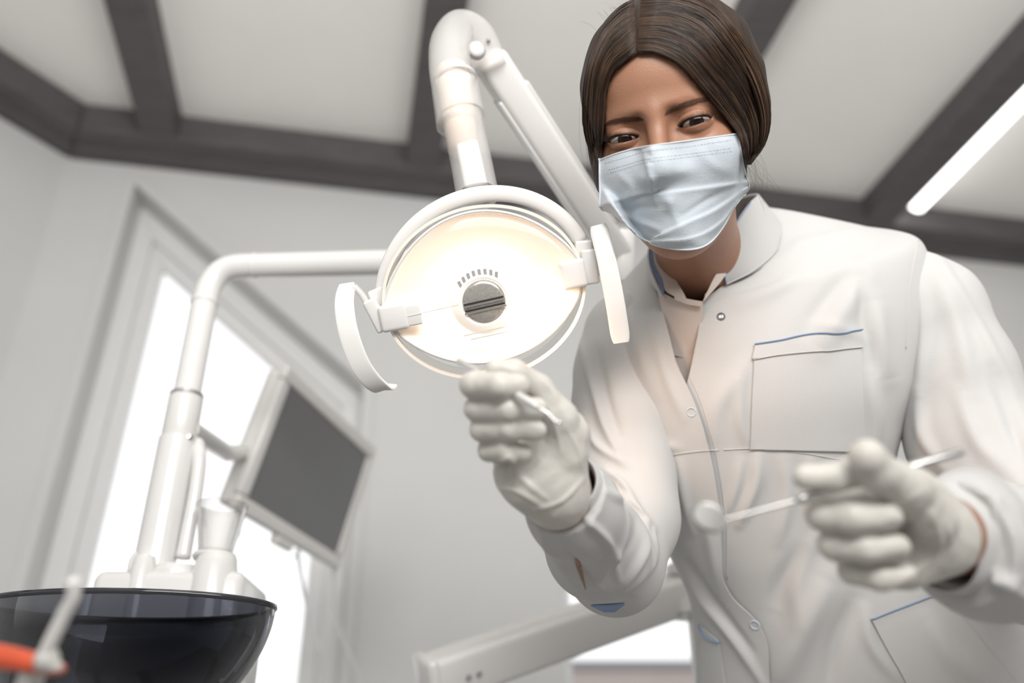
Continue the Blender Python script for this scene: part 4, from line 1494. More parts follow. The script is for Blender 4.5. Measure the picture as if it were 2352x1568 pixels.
# ------------------------------------------------------------------ face mask
MR = [[(1377, 367), (1425, 350), (1480, 337), (1590, 322), (1696, 307)],
      [(1377, 402), (1428, 392), (1488, 382), (1602, 368), (1702, 345)],
      [(1378, 440), (1432, 438), (1496, 430), (1612, 418), (1710, 388)],
      [(1380, 478), (1440, 490), (1510, 495), (1620, 480), (1717, 428)],
      [(1392, 484), (1452, 522), (1530, 548), (1628, 528), (1708, 446)],
      [(1414, 487), (1474, 548), (1562, 573), (1632, 556), (1690, 470)]]
C1 = catmull(np.array(MR, float), 180)             # (120, 5, 2)
C2 = catmull(C1.transpose(1, 0, 2), 220).transpose(1, 0, 2)
nr_, nc_ = 180, 220
dep = np.full((nr_, nc_), np.nan)
for i in range(0, nr_, 3):
    for j in range(0, nc_, 3):
        p = hit(headtree, *C2[i, j])
        if p is not None: dep[i, j] = (p - CAM) @ CF
sub = dep[::3, ::3].copy()
# hollow parts (behind the jaw) take the depth of a smooth barrel instead
for i in range(sub.shape[0]):
    for j in range(sub.shape[1]):
        s = j / (sub.shape[1] - 1)
        lim = 0.712 + 0.020 * (i / (sub.shape[0] - 1)) + 0.36 * abs(s - 0.40) ** 2.0 * (1.0 if s < 0.40 else 0.72)
        sub[i, j] = lim if not np.isfinite(sub[i, j]) else min(sub[i, j] - 0.003, max(sub[i, j] - 0.012, lim))
tgt_ = sub.copy()
for it_ in range(26):
    pd_ = np.pad(sub, 1, mode='edge')
    sub = (pd_[:-2, 1:-1] + pd_[2:, 1:-1] + pd_[1:-1, :-2] + pd_[1:-1, 2:] + 2 * sub) / 6
    sub = np.minimum(sub, tgt_ + (0.0010 if it_ < 20 else 0.0018))
# even out the free edges
for _ in range(16):
    for sl_ in ((slice(None), 0), (slice(None), 1), (slice(None), -1), (slice(None), -2), (-1, slice(None)), (-2, slice(None)), (0, slice(None))):
        e_ = np.pad(sub[sl_], 1, mode='edge')
        sub[sl_] = (e_[:-2] + 2 * sub[sl_] + e_[2:]) / 4
for _ in range(2):
    pd_ = np.pad(sub, 1, mode='edge')
    sub = (pd_[:-2, 1:-1] + pd_[2:, 1:-1] + pd_[1:-1, :-2] + pd_[1:-1, 2:] + 2 * sub) / 6
# upsample
def up2(a, n0, n1):
    r = catmull(a, n0)
    return catmull(r.T.copy(), n1).T
dep = up2(sub, nr_, nc_)
G = CAM + np.stack([ray(C2[i, j, 0], C2[i, j, 1]) for i in range(nr_) for j in range(nc_)]).reshape(nr_, nc_, 3) * dep[..., None]
MV, MQ = gridf(G)
MQ = np.array(MQ)
N_ = vnormals(MV, MQ)
if (N_[len(N_) // 2] @ (MV[len(N_) // 2] - CAM)) > 0: N_ = -N_
mstrokes = [([(1478, 338), (1492, 395), (1506, 470)], 7, 0.0018),
            ([(1384, 474), (1440, 456), (1504, 438)], 12, 0.0026, -1),
            ([(1515, 444), (1600, 432), (1716, 414)], 14, 0.0026, 1),
            ([(1520, 536), (1580, 508), (1640, 480), (1702, 436)], 13, 0.0028, 1),
            ([(1500, 552), (1590, 544), (1650, 512), (1690, 462)], 9, 0.0022, 1),
            ([(1400, 470), (1450, 500), (1520, 530)], 9, 0.0016),
            ([(1386, 485), (1460, 480), (1530, 470)], 10, -0.0012),
            ([(1560, 500), (1640, 450), (1700, 425)], 8, -0.0012),
            ([(1420, 400), (1450, 430), (1440, 460)], 10, 0.0010),
            ([(1600, 345), (1640, 380), (1680, 395)], 14, 0.0010),
            ([(1535, 470), (1560, 520), (1556, 560)], 10, 0.0010)]
MV = folds(MV, N_, mstrokes)
def slab(V, Q, N, t_, nr, nc):
    k = len(V)
    V2 = np.concatenate([V, V - N * t_])
    Fc = [tuple(q_) for q_ in Q] + [tuple(q_[::-1] + k) for q_ in Q]
    rim = [i * nc for i in range(nr)] + [(nr - 1) * nc + j for j in range(1, nc)] + [i * nc + nc - 1 for i in range(nr - 2, -1, -1)] + [j for j in range(nc - 2, 0, -1)]
    for a, b in zip(rim, rim[1:] + rim[:1]):
        Fc.append((a, a + k, b + k, b))
    return V2, Fc
V2, F2 = slab(MV, MQ, N_, 0.0006, nr_, nc_)
fmask = mk('face_mask', V2, F2, M['maskm'], person, smooth='auto')
mtree = bvh(MV, MQ)
# embossed dotted welds
def dots(line, step, ln, hh):
    P = catmull(np.array(line, float), 200)
    L_ = np.concatenate([[0], np.cumsum(np.linalg.norm(np.diff(P, axis=0), axis=1))])
    mb = MB()
    for s in np.arange(0, L_[-1], step):
        i = min(np.searchsorted(L_, s), 198)
        c = P[i]; d = unit(np.append(P[i + 1] - P[i], 0))[:2]
        n2 = np.array([-d[1], d[0]])
        q_ = []
        for a, b in ((-1, -1), (1, -1), (1, 1), (-1, 1)):
            p = hit(mtree, *(c + d * a * ln / 2 + n2 * b * hh / 2), 0.00012)
            if p is None: break
            q_.append(p)
        if len(q_) == 4:
            mb.add(*prism(q_, CF * 0.0003))
    return mb
for ln_ in ([(1391, 375), (1440, 361), (1482, 349), (1580, 337), (1680, 322)], [(1400, 390), (1445, 377), (1486, 366), (1580, 354), (1680, 341)],
            [(1404, 397), (1447, 384), (1487, 373), (1580, 361), (1680, 348)]):
    dots(ln_, 5.4, 2.8, 1.5).mk('mask_weld', M['maskdot'], fmask, smooth=False)
mb = MB()
for k in range(5):
    d = dots([(1684 + k * 5, 350 + k * 2), (1692 + k * 5, 390), (1694 + k * 5, 420 - k * 2)], 5.5, 2.2, 1.0)
    if d.V: mb.add(np.concatenate(d.V), d.F)
mb.mk('side_weld', M['maskpale'], fmask, smooth=False)
mb = MB()
for k in range(4):
    d = dots([(1384 + k * 5, 432 + k), (1386 + k * 5, 456), (1390 + k * 5, 478)], 5.5, 2.0, 1.0)
    if d.V: mb.add(np.concatenate(d.V), d.F)
mb.mk('side_weld', M['maskpale'], fmask, smooth=False)
# raised nose wire strip, edge bindings, ear loops
for a_, nm in ((MR[0], 'top_binding'), (MR[5], 'bottom_binding')):
    P = catmull(np.array(a_, float), 70)
    j = 0 if a_ is MR[0] else nr_ - 1
    pts = [MV[j * nc_ + int(t * (nc_ - 1))] for t in np.linspace(0, 1, 70)]
    mk(nm, *tube(pts, 0.0007, 8), M['maskpale'], fmask)
for j in (0, nc_ - 1):
    pts = [MV[int(t * (nr_ - 1)) * nc_ + j] for t in np.linspace(0, 1, 50)]
    mk('side_binding', *tube(pts, 0.0008, 8), M['maskpale'], fmask)
mr_t, mr_b = MV[nc_ - 1], MV[(nr_ - 30) * nc_ + nc_ - 1]
mk('ear_loop', *tube([mr_t, W(1703, 325, .79), HW(0.0715, 0.018, -0.012), HW(0.074, 0.0, -0.028), HW(0.071, -0.022, -0.018), HW(0.062, -0.034, 0.01), mr_b + CF * 0.004], 0.0010, 8, seg=50), M['maskpale'], fmask)
ml_t, ml_b = MV[0], MV[(nr_ - 30) * nc_]
mk('ear_loop', *tube([ml_t, HW(-0.068, 0.006, 0.02), HW(-0.0715, 0.018, -0.012), HW(-0.074, 0.0, -0.028), HW(-0.071, -0.022, -0.018), HW(-0.066, -0.03, 0.02), ml_b], 0.0010, 8, seg=50), M['maskpale'], fmask)

# ------------------------------------------------------------------ the coat
kpx = 1.0 / F
RINGS = [  # left px, right px, depth, half thickness, front drop px
    ((1500, 606), (1788, 512), 0.985, 0.060, 92),
    ((1462, 640), (1880, 510), 0.990, 0.075, 80),
    ((1405, 690), (2000, 524), 0.995, 0.090, 58),
    ((1368, 745), (2098, 550), 1.000, 0.105, 34),
    ((1362, 830), (2118, 690), 1.000, 0.118, 14),
    ((1368, 930), (2092, 850), 1.005, 0.126, 0),
    ((1410, 1040), (2052, 965), 1.010, 0.122, 0),
    ((1456, 1130), (2036, 1085), 1.015, 0.116, 0),
    ((1524, 1245), (2110, 1210), 1.020, 0.112, 0),
    ((1590, 1385), (2330, 1370), 1.030, 0.118, 0),
    ((1608, 1568), (2560, 1560), 1.050, 0.140, 0),
    ((1612, 1800), (2700, 1790), 1.080, 0.170, 0)]
def ring_frame(r, shrink=0.0):
    (l, rr, d, t, dr) = r
    PL, PR = W(*l, d), W(*rr, d)
    C_ = (PL + PR) / 2
    A_ = (PR - PL) / 2
    B_ = -CF * t - CU * dr * d * kpx
    if shrink:
        A_ = A_ * (1 - shrink / np.linalg.norm(A_))
        B_ = B_ * (1 - shrink / np.linalg.norm(B_))
    return np.array([C_, A_, B_])
FR = [ring_frame(r) for r in RINGS]
last = FR[-1].copy(); last[0] = last[0] - Z3 * 0.28; last[1] *= 1.05; last[2] *= 1.05
FR.append(last)
FR = np.array(FR)
NT = 330
FT = catmull(FR, NT)
def sup(f):
    c, s = np.cos(f), np.sin(f)
    e = 0.86
    return np.sign(c) * np.abs(c) ** e, np.sign(s) * np.abs(s) ** e
def ringpt(fr, phi):
    c, s = sup(phi)
    return fr[0] + c[..., None] * fr[1] + s[..., None] * fr[2]
EDL = [(1490, 590), (1522, 684), (1535, 730), (1560, 830), (1600, 920), (1622, 985), (1640, 1060), (1660, 1180), (1668, 1330), (1692, 1378), (1740, 1415), (1771, 1470), (1778, 1568), (1785, 1800), (1785, 2400)]
EDR = [(1672, 646), (1614, 690), (1604, 760), (1586, 850), (1560, 950), (1560, 1100), (1572, 1300), (1600, 1500), (1620, 1800), (1640, 2400)]
phs = np.radians(np.linspace(8, 172, 500))
def edge_angles(poly, FT):
    out = []
    for k in range(len(FT)):
        px = proj(ringpt(FT[k], phs))
        d, t, _ = seg_dist2d(px, poly)
        out.append(phs[np.argmin(d)])
    out = np.array(out)
    for _ in range(10):
        out[1:-1] = (out[:-2] + 2 * out[1:-1] + out[2:]) / 4
    return out
pL, pR = edge_angles(EDL, FT), edge_angles(EDR, FT)
NA = 430
G = np.zeros((NT, NA, 3))
for k in range(NT):
    ph = np.linspace(pL[k], 2 * np.pi + pR[k], NA)
    fr = FT[k].copy()
    G[k] = ringpt(fr, ph)
    out = G[k] - fr[0]
    out /= np.linalg.norm(out, axis=1)[:, None]
    s = np.linspace(0, 1, NA)
    lift = 0.0055 * np.clip(1 - s / 0.16, 0, 1) ** 0.7
    G[k] += out * lift[:, None]
CV, CQ = gridf(G)
CQ = np.array(CQ)
CN = vnormals(CV, CQ)
cen = np.repeat(FT[:, 0], NA, axis=0)
CN[((CV - cen) * CN).sum(1) < 0] *= -1
cstrokes = [  # (path, half width px, height m)
    ([(1990, 640), (1930, 720), (1880, 800)], 30, 0.006), ([(1960, 620), (1900, 690), (1850, 760)], 22, -0.004),
    ([(2010, 690), (2020, 790), (2040, 870)], 24, 0.007), ([(1975, 640), (1985, 740), (2010, 840)], 16, -0.005),
    ([(1720, 620), (1790, 600), (1850, 560)], 22, 0.004), ([(1700, 700), (1800, 650), (1900, 560)], 18, 0.003),
    ([(1960, 530), (1900, 545), (1830, 560)], 12, 0.003), ([(1450, 700), (1470, 800), (1500, 900)], 22, 0.005),
    ([(1410, 720), (1420, 820), (1470, 920)], 18, 0.005), ([(1500, 760), (1530, 860), (1570, 960)], 14, 0.003),
    ([(1720, 830), (1650, 930), (1640, 1020)], 24, 0.004), ([(1740, 1050), (1735, 1110), (1700, 1200)], 14, 0.006),
    ([(1700, 1060), (1690, 1120), (1670, 1180)], 12, 0.004), ([(1800, 1060), (1810, 1140), (1790, 1240)], 15, 0.004),
    ([(1860, 1060), (1850, 1130), (1860, 1200)], 12, 0.004), ([(1560, 1060), (1570, 1130), (1590, 1220)], 12, 0.004),
    ([(1510, 1070), (1530, 1140), (1560, 1210)], 12, 0.004), ([(1900, 1330), (1840, 1450), (1790, 1568)], 36, 0.012),
    ([(1860, 1250), (1800, 1340), (1780, 1400)], 26, -0.006), ([(1960, 1380), (1920, 1480), (1900, 1600)], 22, -0.007),
    ([(1890, 1200), (1830, 1330), (1830, 1420)], 20, 0.005), ([(2130, 1420), (2180, 1500), (2250, 1568)], 26, 0.006),
    ([(1540, 1260), (1600, 1360), (1680, 1460), (1760, 1580)], 10, 0.006), ([(1580, 1290), (1640, 1380), (1730, 1500)], 9, -0.004),
    ([(1620, 1180), (1640, 1290), (1650, 1350)], 16, 0.004), ([(2000, 860), (2010, 960), (2005, 1040)], 18, 0.006),
    ([(1990, 780), (1940, 760), (1860, 740)], 14, 0.002), ([(1440, 960), (1480, 1010), (1560, 1030)], 12, 0.003),
    ([(1700, 880), (1700, 960), (1715, 1020)], 14, 0.004), ([(2060, 1560), (2000, 1480), (1985, 1400)], 14, 0.005)]
CV = folds(CV, CN, cstrokes)
CG = CV.reshape(NT, NA, 3)
V2, F2 = slab(CV, CQ, CN, 0.0012, NT, NA)
coat = mk('lab_coat', V2, F2, M['coat'], person, smooth='auto')
ctree = bvh(CV, CQ)

# blouse under the coat: same form drawn in, open at the throat
FS = np.array([ring_frame(r, 0.012) for r in RINGS[:10]])
FST = catmull(FS, 120)
k0 = next(k for k in range(120) if proj(ringpt(FST[k], np.array([math.radians(95)]))[0])[1] > 676)
Gs = np.array([ringpt(FST[k], np.linspace(0, 2 * np.pi, 161)[:-1]) for k in range(k0, 120)])
V_, Q_ = gridf(Gs, closev=True)
N2 = vnormals(V_, np.array(Q_)); cs = np.repeat(FST[k0:, 0], 160, axis=0); N2[((V_ - cs) * N2).sum(1) < 0] *= -1
V_ = folds(V_, N2, [([(1550, 700), (1565, 760), (1585, 830)], 8, 0.004), ([(1600, 700), (1585, 760), (1580, 820)], 6, -0.003), ([(1560, 690), (1590, 740)], 5, 0.003)])
blouse = mk('blouse', V_, Q_, M['shirt'], person)
o = blouse.modifiers.new('solidify', 'SOLIDIFY'); o.thickness = 0.0012
# blouse collar leaves
def leaf(pts_out, pts_in, name, parent, m, th_=0.0012, n=60):
    A_ = catmull(np.array([W(*p) for p in pts_out]), n)
    B_ = catmull(np.array([W(*p) for p in pts_in]), n)
    G = np.array([A_ + (B_ - A_) * t for t in np.linspace(0, 1, 14)])
    V, Q = gridf(G)
    Q = np.array(Q)
    N = vnormals(V, Q)
    if N[len(N) // 2] @ (CAM - V[len(V) // 2]) < 0: N = -N
    V, Fc = slab(V, Q, N, th_, 14, n)
    return mk(name, V, Fc, m, parent, smooth='auto')
leaf([(1503, 562, .962), (1503, 600, .938), (1521, 640, .921), (1528, 664, .911), (1545, 676, .904)],
     [(1512, 568, .958), (1530, 605, .935), (1558, 652, .918), (1572, 676, .908), (1578, 690, .902)], 'blouse_collar', person, M['shirt'])
leaf([(1548, 678, .903), (1580, 686, .898), (1614, 692, .892)], [(1550, 688, .903), (1580, 699, .898), (1612, 704, .892)], 'blouse_placket', person, M['shirt'])
leaf([(1508, 664, .918), (1560, 690, .9055), (1616, 696, .896)], [(1545, 815, .910), (1580, 822, .906), (1608, 815, .902)], 'blouse_front', person, M['shirt'])
leaf([(1622, 676, .893), (1638, 642, .898), (1661, 602, .905)], [(1614, 694, .891), (1648, 656, .897), (1668, 630, .905)], 'blouse_collar', person, M['shirt'])

# standing collar with blue lining
CB = [(1668, 652, .913), (1734, 624, .917), (1790, 580, .944), (1808, 528, .99), (1745, 500, 1.04), (1640, 520, 1.06), (1540, 570, 1.03), (1489, 612, .975), (1494, 645, .94), (1522, 686, .908)]
CTp = [(1657, 566, .886), (1697, 503, .908), (1724, 464, .952), (1742, 445, .985), (1700, 455, 1.03), (1620, 500, 1.05), (1540, 548, 1.02), (1494, 560, .962), (1489, 606, .930), (1518, 680, .906)]
coll = leaf(CB, CTp, 'collar', coat, M['coat'], 0.0016, 160)
leaf([(1496, 562, .964), (1491, 606, .934), (1512, 646, .916), (1520, 682, .907)], [(1506, 562, .968), (1504, 600, .941), (1526, 640, .923), (1525, 672, .911)], 'collar_lining', coat, M['blue'], 0.0008)
leaf([(1736, 450, .985), (1744, 446, .986)], [(1731, 458, .988), (1741, 458, .989)], 'collar_lining', coat, M['blue'], 0.0008)
mk('collar_piping', *tube(WA([(1668, 652, .911), (1661, 610, .899), (1657, 568, .884), (1672, 540, .893), (1697, 504, .906), (1724, 465, .950)]), 0.0007, 8, seg=50), M['blue'], coat)
for uu in ((1700, 640, .914, 1716, 600, .912), (1730, 622, .919, 1745, 575, .920), (1757, 600, .928, 1762, 560, .930)):
    pass
mk('collar_seam', *tube(WA([(1668, 653, .911), (1732, 620, .914), (1785, 572, .938), (1799, 520, .98)]), 0.0008, 8, seg=50), M['coat'], coat)

# seams, pocket, snaps
mk('yoke_seam', *ribbon_on(ctree, [(1440, 1088), (1480, 1066), (1540, 1046), (1600, 1037), (1650, 1033)], 60, 0.0009, 0.0002, 0.0005), M['coat'], coat)
mk('yoke_seam', *ribbon_on(ctree, [(1662, 1033), (1740, 1030), (1840, 1040), (1930, 1056), (2030, 1075)], 70, 0.0009, 0.0002, 0.0005), M['coat'], coat)
mk('placket_seam', *ribbon_on(ctree, [(1670, 1330), (1668, 1200), (1648, 1060), (1630, 985), (1607, 915), (1567, 826), (1543, 735)][::-1], 80, 0.0006, 0.0002, 0.0004), M['coat'], coat)
pk = mk('chest_pocket', *drape(ctree, (1732, 791), (1974, 759), (1986, 1036), (1722, 1030), 60, 60, 0.0016, 0.0010,
        bow=lambda s, t, u, v: (u, v - 5 * math.sin(math.pi * s) * (1 - t))), M['coat'], coat, smooth='auto')
mk('pocket_trim', *ribbon_on(ctree, [(1732, 791), (1790, 782), (1850, 770), (1974, 759)], 50, 0.0014, 0.0034, 0.0008), M['blue'], pk)
mk('pocket_hem', *drape(ctree, (1733, 795), (1974, 763), (1977, 796), (1726, 824), 60, 10, 0.0030, 0.0008), M['coat'], pk, smooth='auto')
for uv in ([(1728, 826), (1790, 815), (1880, 806), (1977, 797)],):
    mk('pocket_stitch', *ribbon_on(ctree, uv, 60, 0.0006, 0.0040, 0.0005), M['coat'], pk)
pk2 = mk('hip_pocket', *drape(ctree, (1998, 1420), (2160, 1360), (2330, 1568), (2120, 1640), 40, 40, 0.0016, 0.0010), M['coat'], coat, smooth='auto')
mk('pocket_trim', *ribbon_on(ctree, [(1998, 1420), (2060, 1396), (2160, 1360)], 30, 0.0014, 0.0034, 0.0008), M['blue'], pk2)
pk3 = mk('hip_pocket', *drape(ctree, (1612, 1436), (1655, 1472), (1672, 1600), (1618, 1600), 20, 30, 0.0016, 0.0010), M['coat'], coat, smooth='auto')
mk('pocket_trim', *ribbon_on(ctree, [(1610, 1432), (1618, 1452), (1636, 1466), (1656, 1472)], 24, 0.0016, 0.0034, 0.0008), M['blue'], pk3)
def snap(u, v, r, m, disc=None):
    p = hit(ctree, u, v, 0.0, 0.9)
    q1 = hit(ctree, u + 6, v, 0.0, 0.9); q2 = hit(ctree, u, v + 6, 0.0, 0.9)
    n = unit(np.cross(q1 - p, q2 - p))
    if n @ (CAM - p) < 0: n = -n
    t = 0.16 * r
    pr = [(r - t, 0.0), (r - t * .6, t), (r, t * 1.1), (r + t * .6, t), (r + t, 0.0)]
    s_ = mk('snap_button', *lathe(p, n, pr, 32, caps=False), m, coat)
    if disc:
        mk('snap_center', *lathe(p, n, [(0, 0.0008), (r * 0.30, 0.0008), (r * 0.5, 0.0012), (r * .62, 0.0006), (r * .8, 0.0)], 28, caps=False), disc, s_)
    return s_
M['snapdark'] = mat('snap_metal', (0.10, 0.10, 0.10), 0.3, metal=0.9, noise=0.1)
M['snapblue'] = mat('snap_enamel', (0.50, 0.57, 0.64), 0.35, noise=0.03)
snap(1656, 727, 0.0038, M['snapdark'], M['steel'])
snap(1526, 727, 0.0042, M['snapblue'])
snap(1588, 946, 0.0044, M['snapblue'])
snap(1734, 1435, 0.0050, M['snapblue'])

# sleeves
def plane(p, c, n): return (p - c) @ n
AXR = unit(-CF * 0.76 - CR * 0.38 + CU * 0.52)
CUF_R = W(1281, 1112, .668)
def sleeve_r(p):
    pts = PX([(1442, 770, .985), (1436, 860, .975), (1430, 960, .95), (1436, 1080, .93), (1440, 1190, .90), (1412, 1298, .855)])
    d = chain(p, pts, [.050, .0535, .0525, .0500, .0500, .0460], .02)
    fo = chain(p, PX([(1412, 1298, .855), (1372, 1258, .78), (1318, 1170, .695), (1258, 1070, .635)]), [.0460, .0430, .0350, .0300], .015)
    d = smin(d, fo, .012)
    d = smin(d, caps_(p, W(1400, 1345, .86), W(1395, 1392, .865), .022, .007), .012)
    inner = chain(p, [CUF_R - AXR * 0.045, CUF_R + AXR * 0.05], [.0270, .0270], .01)
    d = smax(d, -inner, .001)
    d = smax(d, plane(p, CUF_R - AXR * 0.008, AXR), .0012)
    return d
sv, sq = sdf_mesh(sleeve_r, (WR_R[0] - 0.10, WR_R[1] - 0.14, 0.85), (SH_R[0] + 0.12, 1.15, SH_R[2] + 0.12), 0.0021)
sn = vnormals(sv, sq)
sstr = [([(1300, 1130), (1345, 1190), (1400, 1250), (1420, 1330)], 9, .004), ([(1440, 1150), (1430, 1230), (1370, 1340)], 9, .005),
        ([(1480, 1200), (1480, 1260), (1430, 1350)], 10, .006), ([(1500, 1220), (1500, 1290), (1450, 1360)], 7, .005),
        ([(1460, 1190), (1450, 1250), (1400, 1330)], 7, -.003), ([(1250, 1240), (1300, 1310), (1380, 1350)], 9, .004),
        ([(1300, 1260), (1330, 1300), (1370, 1350)], 7, -.003), ([(1240, 1220), (1270, 1290), (1330, 1350)], 7, .003),
        ([(1330, 780), (1360, 880), (1390, 980), (1430, 1060)], 10, .005), ([(1370, 800), (1390, 900), (1420, 1000)], 12, -.004),
        ([(1340, 950), (1370, 1020), (1440, 1070)], 9, .004), ([(1400, 1130), (1450, 1160), (1500, 1210)], 10, .005),
        
        ([(1390, 1080), (1430, 1110), (1470, 1180)], 8, .005)]
sv = folds(sv, sn, sstr)
slv = mk('sleeve', sv, sq, M['coat'], coat)
stree = bvh(sv, sq)
def cuff(c, ax, r0, r1, ln, par):
    pr_ = [(r0, 0.0), (r0 + .0012, -0.0006), (r0 + .0018, .001), (r0 + (r1 - r0) * .5 + .0012, ln * .5), (r1 + .0012, ln), (r1 - .002, ln + .001), (r1 - .0025, ln * .9), (r0 + (r1 - r0) * .5 - .001, ln * .5), (r0, 0.002)]
    V, Q = lathe(c, -ax, pr_ + [pr_[0]], 80, caps=False)
    # slight unevenness of worn cloth
    an = np.arange(len(V)) % 80 / 80 * 2 * np.pi
    rad = V - c
    rad -= (rad @ ax)[:, None] * ax
    V = V + unit(np.array([0, 0, 1])) * 0 + rad * (0.035 * np.sin(an * 2 + 1) + 0.015 * np.sin(an * 5))[:, None]
    return mk('cuff', V, Q, M['coat'], par)
cuff(CUF_R, AXR, .0292, .0345, .036, slv)
# cuff flap, slit and blue lining at the elbow
mk('forearm_slit', *drape(stree, (1322, 1280), (1333, 1290), (1345, 1352), (1330, 1312), 12, 16, 0.0004, 0.0004,
    bow=lambda s, t, u, v: (u - 3 * math.sin(math.pi * t) * (1 - s), v)), M['skin'], person)
mk('elbow_lining', *drape(stree, (1358, 1388), (1434, 1384), (1412, 1402), (1388, 1402), 24, 10, 0.0010, 0.0006), M['blue'], slv)

AXL = unit(W(2100, 1222, .535) - W(2330, 1262, .67))
CUF_L = W(2150, 1240, .566)
AXL = unit(-CR * 0.87 - CF * 0.49)
def sleeve_l(p):
    pts = PX([(2045, 655, .985), (2125, 720, .975), (2185, 860, .955), (2235, 1010, .93), (2360, 1150, .87), (2500, 1290, .76)])
    d = chain(p, pts, [.050, .0590, .0620, .0640, .0620, .0570], .02)
    fo = chain(p, PX([(2500, 1290, .76), (2380, 1275, .67), (2270, 1262, .60), (2120, 1235, .54)]), [.0560, .0500, .0450, .0350], .015)
    d = smin(d, fo, .012)
    inner = chain(p, [CUF_L - AXL * 0.05, CUF_L + AXL * 0.06], [.0300, .0300], .01)
    d = smax(d, -inner, .001)
    d = smax(d, plane(p, CUF_L - AXL * 0.014, AXL), .0012)
    return d
sv, sq = sdf_mesh(sleeve_l, (0.18, WR_L[1] - 0.16, 0.72), (EL_L[0] + 0.12, 1.15, SH_L[2] + 0.12), 0.0021)
sn = vnormals(sv, sq)
sstr = [([(2130, 560), (2220, 700), (2330, 900)], 14, .004), ([(2150, 620), (2200, 760), (2230, 900)], 24, .006),
        ([(2110, 620), (2120, 760), (2110, 900)], 14, .005), ([(2200, 900), (2250, 1020), (2330, 1090)], 22, .005),
        ([(2110, 900), (2120, 1000), (2170, 1080)], 16, .006), ([(2280, 850), (2330, 980), (2360, 1100)], 18, -.005),
        ([(2150, 1150), (2230, 1120), (2330, 1160)], 16, .004), ([(2260, 1250), (2300, 1330), (2352, 1370)], 16, .005),
        ([(2230, 1380), (2280, 1340), (2340, 1330)], 12, .004), ([(2290, 1150), (2280, 1220), (2300, 1290)], 9, .003)]
sv = folds(sv, sn, sstr)
slv2 = mk('sleeve', sv, sq, M['coat'], coat)
stree2 = bvh(sv, sq)
cuff(CUF_L, AXL, .0310, .0420, .040, slv2)
mk('armhole_seam', *ribbon_on(ctree, [(2110, 552), (2092, 640), (2084, 720), (2080, 800)], 40, 0.0008, 0.0004, 0.0005), M['coat'], coat)

# trousers and shoes
def trouser_sdf(p):
    d = ell(p, HIPC + np.array([0, 0, -0.02]), (0.175, 0.12, 0.12))
    for sx in (-1, 1):
        d = smin(d, chain(p, [HIPC + np.array([0.085 * sx, 0, -0.05]), np.array([HIPC[0] + 0.09 * sx, HIPC[1] - 0.02, 0.50]), np.array([HIPC[0] + 0.095 * sx, HIPC[1] + 0.03, 0.12])], [0.092, 0.068, 0.058], 0.02), 0.03)
    return np.maximum(d, 0.10 - p[:, 2])
tv, tq = sdf_mesh(trouser_sdf, (HIPC[0] - 0.24, HIPC[1] - 0.2, 0.04), (HIPC[0] + 0.24, HIPC[1] + 0.2, 1.1), 0.006)
mk('trousers', tv, tq, M['trouser'], person)
for sx in (-1, 1):
    an = np.array([HIPC[0] + 0.095 * sx, HIPC[1] + 0.03, 0.09])
    def shoe(p):
        d = chain(p, [an + np.array([0, 0.03, -0.04]), an + np.array([0.008 * sx, -0.09, -0.045]), an + np.array([0.01 * sx, -0.16, -0.058])], [0.046, 0.042, 0.032], 0.02)
        return np.maximum(d, 0.0 - p[:, 2] + 0.001)
    tv, tq = sdf_mesh(shoe, an + np.array([-0.09, -0.26, -0.10]), an + np.array([0.09, 0.12, 0.05]), 0.005)
    mk('shoe', tv, tq, M['shoe'], person)

# gloves
def glove(H, cut, nrm, strokes, lo, hi, lab):
    def f(p):
        d = hand_sdf(p, H, 0.0004)
        return smax(d, plane(p, cut, nrm), 0.001)
    V, Q = sdf_mesh(f, lo, hi, 0.00095)
    N = vnormals(V, Q)
    V = folds(V, N, strokes)
    # fine random crinkles
    ph = rng.uniform(0, 6, 6)
    q_ = V * 220
    cr = np.sin(q_[:, 0] * 1.3 + 1.7 * np.sin(q_[:, 2] * .7 + ph[0]) + ph[1]) * np.sin(q_[:, 2] * 1.1 + 1.5 * np.sin(q_[:, 1] * .9 + ph[2]))
    cr2 = np.sin(q_[:, 1] * 2.3 + 2.1 * np.sin(q_[:, 0] * 1.2 + ph[3]) + ph[4])
    V = V + N * (0.00022 * cr + 0.00012 * cr2)[:, None]
    return mk('glove', V, Q, M['glove'], person, label=lab)
gsr = [([(1240, 905), (1270, 960), (1290, 1040)], 6, .0010), ([(1130, 1085), (1170, 1050), (1185, 1100)], 7, .0016), ([(1180, 1060), (1200, 1100), (1260, 1150)], 8, .0015),
       ([(1160, 1110), (1210, 1080), (1250, 1040)], 7, -.0010), ([(1230, 1170), (1290, 1150), (1340, 1100)], 6, .0014), ([(1300, 980), (1330, 1040), (1340, 1090)], 5, .0008),
       ([(1220, 850), (1270, 900), (1300, 960)], 5, .0008), ([(1140, 1120), (1190, 1130), (1240, 1160)], 6, .0012)]
gr = glove(HAND_R, W(1288, 1146, .665), unit(W(1330, 1205, .72) - W(1262, 1100, .645)), gsr, W(1200, 1000, .64) - 0.095, W(1200, 1000, .64) + 0.095, 'glove gripping the probe')
gsl = [([(1900, 1230), (2000, 1225), (2100, 1200), (2140, 1160)], 9, -.0014), ([(1930, 1160), (2050, 1160), (2120, 1130)], 8, .0012), ([(1930, 1290), (2050, 1290), (2140, 1240)], 9, -.0012),
       ([(2140, 1180), (2160, 1240), (2140, 1320)], 8, .0015), ([(2060, 1340), (2120, 1300), (2160, 1260)], 8, .0012), ([(2170, 1200), (2185, 1250), (2160, 1310)], 6, .0012)]
gl = glove(HAND_L, W(2176, 1230, .556), unit(W(2220, 1238, .60) - W(2140, 1220, .53)), gsl, W(2030, 1200, .53) - 0.085, W(2030, 1200, .53) + 0.085, 'glove gripping the mouth mirror')
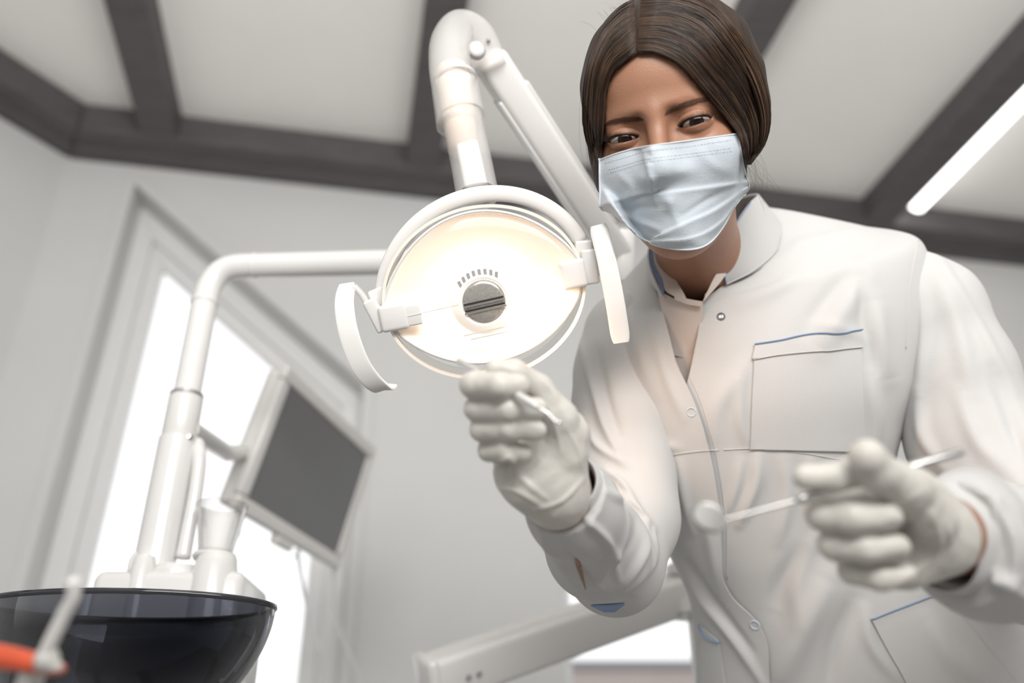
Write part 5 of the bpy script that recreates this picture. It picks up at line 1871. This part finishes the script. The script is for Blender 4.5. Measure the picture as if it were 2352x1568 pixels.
# ------------------------------------------------------------------ instruments
pr = thing('dental_probe', 'steel probe with a thin neck and ball tip, pinched in the glove before the lamp', 'dental instrument', W(1150, 885, .61))
h0, h1 = W(1052, 828, .628), W(1240, 938, .575)
ax = unit(h1 - h0)
Lh = np.linalg.norm(h1 - h0)
mk('handle', *lathe(h0, ax, [(0, 0), (0.0022, 0), (0.0026, 0.001), (0.0026, Lh * .62), (0.0034, Lh * .66), (0.0036, Lh * .93), (0.0026, Lh * .99), (0.0012, Lh), (0, Lh)], 8), M['brightsteel'], pr, smooth='auto')
mk('neck', *tube([h1 - ax * .001, W(1254, 946, .573), W(1262, 953, .572), W(1270, 962, .571), W(1281, 969, .570)], [.0014, .0012, .0010, .0008, .0007], 12, seg=20), M['brightsteel'], pr)
bm = bmesh.new(); bmesh.ops.create_uvsphere(bm, u_segments=20, v_segments=12, radius=0.0019)
bm.verts.index_update()
V_ = np.array([tuple(v.co) for v in bm.verts]) + W(1283, 971, .570); Fs = [[v.index for v in f.verts] for f in bm.faces]; bm.free()
mk('ball_tip', V_, Fs, M['chrome'], pr)
mm = thing('mouth_mirror', 'round dental mouth mirror on a steel handle held across the white coat', 'dental mirror', W(1850, 1145, .50))
mcn = W(1628, 1188, .50)
mn = unit(-CF * 0.66 + CU * 0.74 + CR * 0.12)
mk('mirror_rim', *lathe(mcn, mn, [(0.0086, -0.0012), (0.0100, -0.0012), (0.0104, 0), (0.0100, 0.0008), (0.0086, 0.0004)], 56, caps=True), mat('dull_steel', (0.30, 0.30, 0.29), 0.3, metal=1.0, noise=0.05), mm, smooth='auto')
mk('mirror_glass', *lathe(mcn, mn, [(0, 0.0006), (0.0087, 0.0006)], 48, caps=False), mat('mirror_face', (0.36, 0.36, 0.36), 0.15, metal=1.0, noise=0.03), mm)
mk('shank', *tube([W(1664, 1192, .50), W(1700, 1184, .50), W(1835, 1148, .502)], [.0008, .0010, .0014], 12, seg=20), M['steel'], mm)
h0, h1 = W(1832, 1149, .502), W(2212, 1036, .505)
ax = unit(h1 - h0); Lh = np.linalg.norm(h1 - h0)
mk('handle', *lathe(h0, ax, [(0, 0), (0.0018, 0), (0.0030, 0.002), (0.0030, 0.010), (0.0024, 0.013), (0.0026, 0.03), (0.0026, Lh - .001), (0.0022, Lh), (0, Lh)], 20), M['steel'], mm, smooth='auto')
